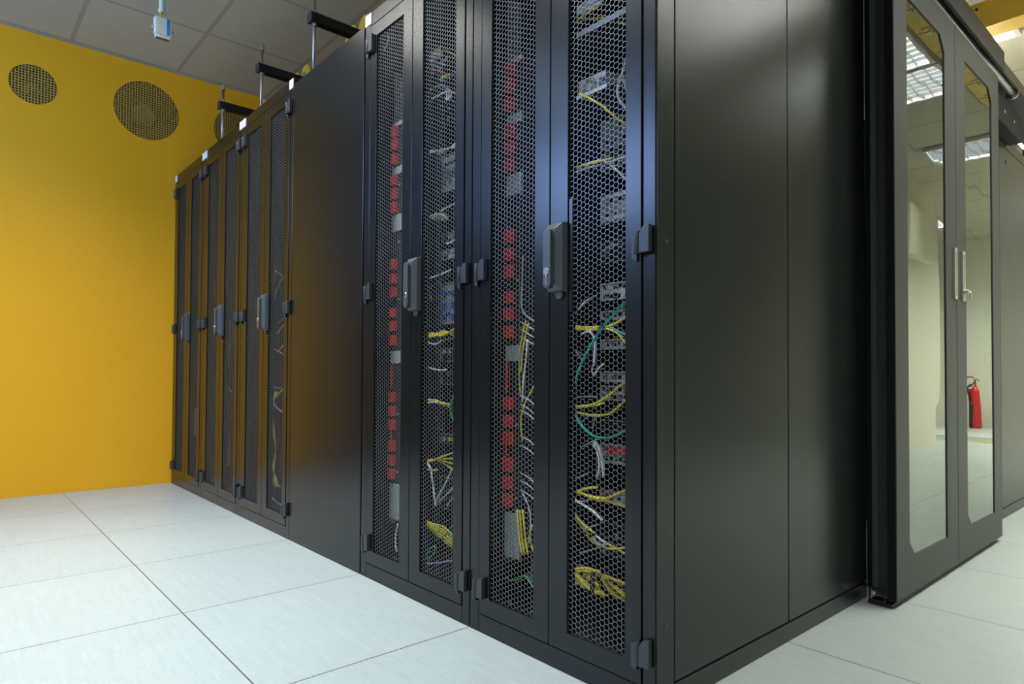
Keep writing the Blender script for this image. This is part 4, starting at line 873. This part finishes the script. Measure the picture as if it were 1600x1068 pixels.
('C_yel','yellow',0.003,[(-2.209,0.094,0.577),(-2.231,0.094,0.518),(-2.236,0.094,0.45),(-2.203,0.094,0.373),(-2.193,0.094,0.307),(-2.221,0.094,0.232),(-2.173,0.094,0.173),(-2.143,0.094,0.154)]),
('C_yel','yellow',0.003,[(-2.044,0.07,0.6),(-2.086,0.07,0.58),(-2.13,0.07,0.556)]),
('C_yel_up','yellow',0.003,[(-2.038,0.07,0.879),(-2.088,0.07,0.862),(-2.124,0.07,0.841)]),
('C_yel_up','yellow',0.003,[(-2.035,0.07,0.795),(-2.078,0.07,0.777),(-2.129,0.07,0.756)]),
('C_orange','red',0.003,[(-2.039,0.07,0.904),(-2.082,0.07,0.896),(-2.118,0.07,0.884)]),
('C_white','white',0.0032,[(-2.214,0.07,0.56),(-2.167,0.07,0.532),(-2.113,0.07,0.506),(-2.026,0.07,0.487)]),
('C_white','white',0.0032,[(-2.176,0.07,0.107),(-2.13,0.07,0.096),(-2.078,0.07,0.09),(-2.014,0.07,0.089)]),
('C_white','white',0.0028,[(-2.218,0.07,1.138),(-2.156,0.07,1.122),(-2.088,0.07,1.095)]),
('C_white','white',0.0024,[(-2.167,0.07,0.771),(-2.107,0.07,0.758),(-2.034,0.07,0.74)]),
('C_teal_low','teal',0.003,[(-2.169,0.07,0.601),(-2.102,0.07,0.597),(-2.029,0.07,0.601)]),
('B_yel','yellow',0.003,[(-2.691,0.045,0.931),(-2.697,0.045,0.833),(-2.713,0.045,0.736),(-2.728,0.045,0.638),(-2.716,0.045,0.586)]),
('B_teal','teal',0.003,[(-2.758,0.045,0.605),(-2.716,0.045,0.586),(-2.656,0.045,0.568)]),
('B_green','green',0.003,[(-2.937,0.045,0.104),(-2.958,0.045,0.071),(-2.968,0.045,0.039)]),
]
for key, col, r, pts in CABLES:
    lab, grp = GL[key]
    o = MB().tube(pts, r, 'c_' + col, 8 if r > .002 else 5, 6).build('cable')
    tag(o, lab, 'cable', grp)
t = MB().ring(rect(.120, .185, .133, .190), rect(.122, .183, .135, .188), 'x', -.284, -.272, 'black').build('cable_strap')
tag(t, 'black strap around the thick yellow bundle', 'strap')
t = MB().box((-.655, .15, .099), (-.640, .165, .128), 'white').build('cable_connector')
# small white box hanging under the corner power strip
t.location = (.115, 0, 0); tag(t, 'small white connector hanging below the power strip in the corner cabinet', 'connector')
t = MB().tube([(-.532, .157, .128), (-.528, .16, .15), (-.53, .15, .175)], .003, 'c_white').build('cable'); tag(t, 'short white cord between the power strip and its hanging connector', 'cable')
for xx, zz, lab in ((-2.78, .18, 'pale strip low in the cabinet second from the yellow wall'), (-3.36, .30, 'pale strip in the cabinet against the yellow wall')):
    t = MB().box((xx, .06, zz), (xx + .018, .075, zz + .16), 'pdu_grey').build('marker_strip'); tag(t, lab, 'strip')
    t.location = (0, 0, 0)

# ------------------------------------------------------------------ sliding glass doors
XD = .103
def sliding_door(y0, y1, oy0, oy1, label, lead):
    t = thing('sliding_door', (XD, y0, 0), label, 'sliding door', 'pair of sliding glass doors')
    L = y1 - y0; a, c = oy0 - y0, oy1 - y0; z0, z1 = .128, 1.797
    outer = [(0, .02), (a + .04, .02), (L, .02), (L, 1.70), (L, 1.888), (c - .04, 1.888), (0, 1.888), (0, .2)]
    inner = [(a + .046, z0), (a + .1, z0), (c, z0), (c, z1 - .047), (c - .046, z1), (a + .05, z1), (a, z1), (a, z0 + .045)]
    MB().ring(outer, inner, 'x', -.024, 0, 'door_paint').build('door_frame', t, .0015)
    g = [(a - .006, z0 - .006), (c + .006, z0 - .006), (c + .006, z1 + .006), (a - .006, z1 + .006)]
    MB().prism(g, 'x', -.0085, -.0035, 'glass').build('glass_pane', t)
    return t, L
t, L = sliding_door(.978, 1.5575, 1.083, 1.443, 'sliding glass door leaf nearer the corner cabinet, black brush along its edge', 1)
MB().box((-.0238, -.0035, .022), (-.0015, -.0003, 1.886), 'inner').build('edge_shade_strip', t, .001)  # black strip laid over the painted leaf edge to stand in for its shade
MB().box((-.050, .002, .03), (-.0245, .02, 1.885), 'brush').build('brush_seal', t)
MB().box((-.100, .052, .03), (-.0245, .060, 1.885), 'inner').build('gap_seal', t)
MB().box((-.066, .0, .03), (-.0505, .03, 1.885), 'profile').build('edge_profile', t)
def pull(t, y, lever):
    q = MB(); z0, z1 = .926, 1.102
    q.ring(rect(y, y + .026, z0, z1), rect(y + .007, y + .019, z0 + .012, z1 - .012), 'x', .0, .006, 'nickel')
    q.box((.0002, y + .007, z0 + .012), (.0012, y + .019, z1 - .012), 'nickel')
    q.build('pull_handle', t, .0012)
    if lever:
        q = MB(); q.cyl((.006, y + .006, .958), .008, .014, 'x', 'nickel', 14); q.box((.016, y - .002, .955), (.022, y + .034, .962), 'nickel')
        q.box((.016, y + .028, .932), (.022, y + .034, .956), 'nickel'); q.build('thumb_lever', t, .001)
pull(t, .545, False)
t2, L2 = sliding_door(1.561, 2.146, 1.674, 2.037, 'sliding glass door leaf with the small thumb lever lock', 0)
pull(t2, .055, True)
t = thing('door_guide', (.024, .975, 0), 'black floor guide under the brush edge of the sliding door', 'door guide')
MB().box((0, 0, 0), (.066, .055, .011), 'black').build('base_plate', t, .003)
MB().ring(rect(.004, .05, .011, .05), rect(.008, .046, .016, .045), 'y', -.002, .001, 'black').build('bracket', t)
MB().cyl((.018, -.006, .036), .0058, .005, 'y', 'chrome', 14).build('bolt', t)
# rail above the doors
t = thing('door_rail', (.0, .9, 1.86), 'charcoal rail cover and track running above the sliding glass doors', 'door rail')
b = MB(); b.prism([(.106, .055), (.118, .055), (.118, .134), (.104, .150), (.09, .150), (.09, .144), (.106, .130)], 'y', 0, 1.28, 'rail_paint'); b.build('rail_cover', t, .001)
b = MB(); b.box((-.02, 0, .125), (.1, 2.6, .132), 'profile'); b.box((-.02, 0, .045), (-.014, 2.6, .125), 'profile'); b.box((.094, 0, .085), (.1, 2.6, .125), 'profile'); b.build('track', t)
b = MB(); b.cyl((.075, 0, .078), .013, 1.62, 'y', 'zinc', 16); b.cyl((.075, 1.62, .078), .024, .012, 'y', 'zinc', 20); b.build('track_tube', t)
b = MB(); b.box((.006, 1.2, -.075), (.06, 1.9, .044), 'inner'); b.build('drive_box', t, .004)
for y in (1.55, 1.72): MB().cyl((.0605, y, -.02), .007, .003, 'x', 'chrome', 12).build('screw', t)
t = MB().box((-.62, 1.1, 1.992), (-.03, 3.5, 2.002), 'white').box((-.03, .9, 1.992), (.088, 3.5, 2.006), 'rail_paint').build('aisle_roof_panel'); tag(t, 'dark aisle roof edge above the door rail, white top added to bounce light', 'roof panel')  # white top is an added reflector, bouncing light to ceiling and duct

# ------------------------------------------------------------------ yellow cable ducts
def duct_run(name, label, loc, length, axis, width, height, wall='yellow_duct'):
    t = thing(name, loc, label, 'cable duct', 'yellow cable ducts under the ceiling')
    def bx(b, l0, l1, w0, w1, z0, z1, key):
        a, c = ((l0, w0, z0), (l1, w1, z1)) if axis == 'x' else ((w0, l0, z0), (w1, l1, z1))
        b.box(a, c, key)
    b = MB(); bx(b, 0, length, 0, width, 0, .004, wall); bx(b, 0, length, 0, .004, .004, height, wall); bx(b, 0, length, width - .004, width, .004, height, wall)
    bx(b, 0, length, -.006, 0, height - .01, height, wall); b.build('trough', t, .001)
    st = .13 if axis == 'x' else .26
    n = int((length - .1) / st)
    for k in range(n):
        l = .06 + k * st
        b = MB()
        bx(b, l - .034, l - .004, -.005, -.0005, .02, height - .018, 'yellow_duct'); bx(b, l + .004, l + .034, -.005, -.0005, .02, height - .018, 'yellow_duct')
        for w in (.012, width * .62):
            for s in (-.036, .006): bx(b, l + s, l + s + .030, w, w + width * .25, -.005, -.0005, 'duct_plate')
        bx(b, l - .0022, l + .0022, .004, width - .004, -.002, -.0003, 'duct_seam'); bx(b, l - .0022, l + .0022, -.002, -.0003, .005, height - .02, 'duct_seam')
        b.build('coupling', t)
        b = MB()
        for s in (-.02, .02):
            c = (l + s, -.014, height - .03) if axis == 'x' else (-.014, l + s, height - .03)
            b.cyl(c, .006, .009, 'y' if axis == 'x' else 'x', 'black', 12)
            for w in (.03, width * .75):
                bx(b, l + s - .006, l + s + .006, w - .003, w + .003, -.0062, -.005, 'black')
        b.build('knobs', t)
    for l in (.12, length * .5, length - .25) if axis == 'y' else (.12, .60):
        c = (l, width / 2, .004) if axis == 'x' else (width / 2, l, .004)
        MB().cyl(c, .005, ZC - loc[2] - .005, 'z', 'zinc', 10).build('hanger_rod', t)
    return t
duct_run('cable_duct', 'yellow plastic cable duct crossing above the glass doors', (-1.42, 2.457, 2.25), 1.598, 'x', .124, .12)
duct_run('cable_duct', 'yellow plastic cable duct along the side aisle, mirrored in the door glass', (.20, 1.2, 2.25), 5.6, 'y', .24, .12)
t = thing('cable_duct', (-3.55, .33, 2.196), 'yellow duct with round spill lips peeking over the far cabinets', 'cable duct', 'yellow cable ducts under the ceiling')
b = MB(); b.box((0, .03, 0), (2.9, .034, .03), 'yellow_duct'); b.box((0, .034, 0), (2.9, .2, .004), 'yellow_duct'); b.box((0, .196, .004), (2.9, .2, .03), 'yellow_duct'); b.build('trough', t)
for x in (-3.14, -2.665, -2.535, -2.02, -1.895, -1.38, -1.25):
    q = MB(); pr = [(x + 3.55 + .068 * math.cos(PI * k / 14), .005 + .085 * math.sin(PI * k / 14)) for k in range(15)]
    q.prism(pr, 'y', .024, .0295, 'yellow_duct'); q.build('spill_lip', t, .002)
MB().box((.97, .02, .02), (1.02, .0235, .05), 'zinc').build('clip', t)

# ------------------------------------------------------------------ duct supports on the cabinets
for x, lab in ((-3.046, 'galvanised rods with a black crossbar on the cabinet row, nearest the yellow wall'),
               (-2.449, 'galvanised rods with a black crossbar on the cabinet row, middle of three'),
               (-1.841, 'galvanised rods with a black crossbar rising above the flat blank panel')):
    t = thing('duct_support', (x, .1, H_), lab, 'duct support', 'rod and crossbar duct supports')
    zt = 2.268; base = 0
    for y in (0, .72):
        b = MB(); b.cyl((0, y, base), .0068, zt - H_ - base, 'z', 'zinc', 14); b.build('rod', t)
        for z in (.262, .313): MB().cyl((0, y, z), .012, .010, 'z', 'zinc', 6, smooth=False).build('nut', t)
        b = MB(); b.cyl((0, y, zt - H_ - .026), .0115, .022, 'z', 'zinc', 6, smooth=False); b.lathe((0, y, zt - H_ - .004), [(.009, 0), (.006, .008), (0, .010)], 'zinc', 12)
        b.build('cap_nut', t)
    b = MB(); b.box((-.0205, -.018, .273), (.0205, .79, .312), 'black'); b.build('crossbar', t, .002)
    MB().box((-.0225, -.0225, .271), (.0225, -.0185, .314), 'hinge').build('end_cap', t, .001)

# ------------------------------------------------------------------ hanging sensor
t = thing('ceiling_sensor', (-2.55, -.308, 2.255), 'small white sensor box with a blue stripe hanging from the ceiling', 'sensor')
MB().box((-.032, -.035, -.04), (0, .035, .038), 'white').build('sensor_case', t, .004)
MB().box((-.001, .014, -.038), (.0008, .027, .036), 'blue_stripe').build('stripe', t)
MB().box((-.030, -.030, -.055), (-.004, .030, -.041), 'white').build('sensor_base', t, .002)
MB().box((-.026, -.027, -.0575), (-.008, .027, -.0555), 'brown').build('slot', t)
q = MB(); q.cyl((-.016, -.046, -.014), .008, .011, 'y', 'zinc', 8); q.cyl((-.016, .035, -.014), .007, .009, 'y', 'zinc', 8); q.build('thumb_screw', t)
q = MB()
n = 34; prof = [(.0125 + (.0016 if k % 2 else 0), .075 + k * (.175 / n)) for k in range(n + 1)]; q.lathe((-.016, -.003, 0), prof, 'white', 18); q.build('conduit', t)
q = MB(); q.lathe((-.016, -.003, .066), [(.0105, 0), (.0165, .002), (.0165, .010), (.0125, .012)], 'white', 18); q.build('conduit_collar', t)
q = MB(); q.tube([(-.016, -.006, .085), (-.016, -.012, .055), (-.016, -.018, .036)], .0028, 'c_yellow'); q.tube([(-.014, -.004, .085), (-.014, -.008, .055), (-.014, -.011, .036)], .0028, 'c_yellow'); q.build('yellow_wire', t)
q = MB(); q.tube([(-.016, .0, .085), (-.016, .004, .060), (-.016, .006, .036)], .0028, 'c_white'); q.build('white_wire', t)

# ------------------------------------------------------------------ things seen only in the door glass
t = thing('fire_extinguisher', (1.83, 8.95, 0), 'red fire extinguisher with a black horn, mirrored in the door glass', 'fire extinguisher')
MB().lathe((0, 0, 0), [(0, 0), (.07, 0), (.075, .01), (.075, .46), (.066, .50), (.04, .535), (.026, .55), (0, .55)], 'ext_red', 28).build('cylinder', t)
q = MB(); q.cyl((0, 0, .55), .022, .05, 'z', 'copper', 14); q.box((-.02, -.02, .60), (.02, .02, .63), 'copper'); q.build('valve', t)
q = MB(); q.tube([(0, 0, .62), (.05, 0, .66), (.10, 0, .63)], .008, 'copper'); q.tube([(0, 0, .61), (-.05, 0, .64), (-.08, 0, .61)], .007, 'copper'); q.build('carry_handle', t)
q = MB(); q.tube([(.02, -.01, .6), (.06, -.06, .52), (.045, -.085, .40), (.03, -.085, .34)], .01, 'ext_black'); q.lathe((.02, -.09, 0), [(.042, .02), (.046, .03), (.034, .30), (.018, .34), (0, .34)], 'ext_black', 18); q.build('horn', t)
t = thing('floor_mat', (.35, 6.75, 0), 'grey floor mat with yellow edges, mirrored low in the door glass', 'mat')
MB().box((0, .03, 0), (1.5, .62, .008), 'mat_grey').build('mat_field', t)
q = MB(); q.box((0, 0, 0), (1.5, .0295, .009), 'mat_yellow'); q.box((0, .6205, 0), (1.5, .65, .009), 'mat_yellow'); q.build('yellow_edge', t)

# ------------------------------------------------------------------ light levels, camera
def strength(k, v): M[k].node_tree.nodes['Principled BSDF'].inputs['Emission Strength'].default_value = v
strength('lamp', 1.9); strength('lamp_far', 2.2); strength('lamp_near', 10.5); strength('lamp_cool', 5.0); strength('sky_pane', 16.0); strength('lamp_blue', 10.)
w = bpy.data.worlds.new('room'); SC.world = w; w.use_nodes = True
w.node_tree.nodes['Background'].inputs[0].default_value = (.02, .02, .02, 1)
cd = bpy.data.cameras.new('camera'); co = bpy.data.objects.new('camera', cd); COL.objects.link(co)
R = Vector((0.67113626, 0.7413198, 0.00458997)); U = Vector((0.01137907, -0.01649216, 0.99979924)); Fw = Vector((-0.74124668, 0.6709493, 0.01950402))
mw = Matrix((( R[0], U[0], -Fw[0], 0.77703727), (R[1], U[1], -Fw[1], -1.03345312), (R[2], U[2], -Fw[2], 0.65895717), (0, 0, 0, 1)))
co.matrix_world = mw
cd.sensor_width = 36; cd.sensor_fit = 'HORIZONTAL'; cd.lens = 36 * 1015.10881 / 1600
cd.shift_x = -29.695 / 1600; cd.shift_y = 31.958 / 1600
cd.clip_start = .02; cd.clip_end = 60
SC.camera = co
SC.view_settings.view_transform = 'Standard'; SC.view_settings.look = 'None'
SC.view_settings.exposure = 0.0; SC.view_settings.gamma = 1; SC.view_settings.use_curve_mapping = False
SC.cycles.max_bounces = 10; SC.cycles.diffuse_bounces = 5; SC.cycles.glossy_bounces = 5; SC.cycles.transparent_max_bounces = 12
SC.cycles.use_denoising = True
SC.cycles.sample_clamp_indirect = 6
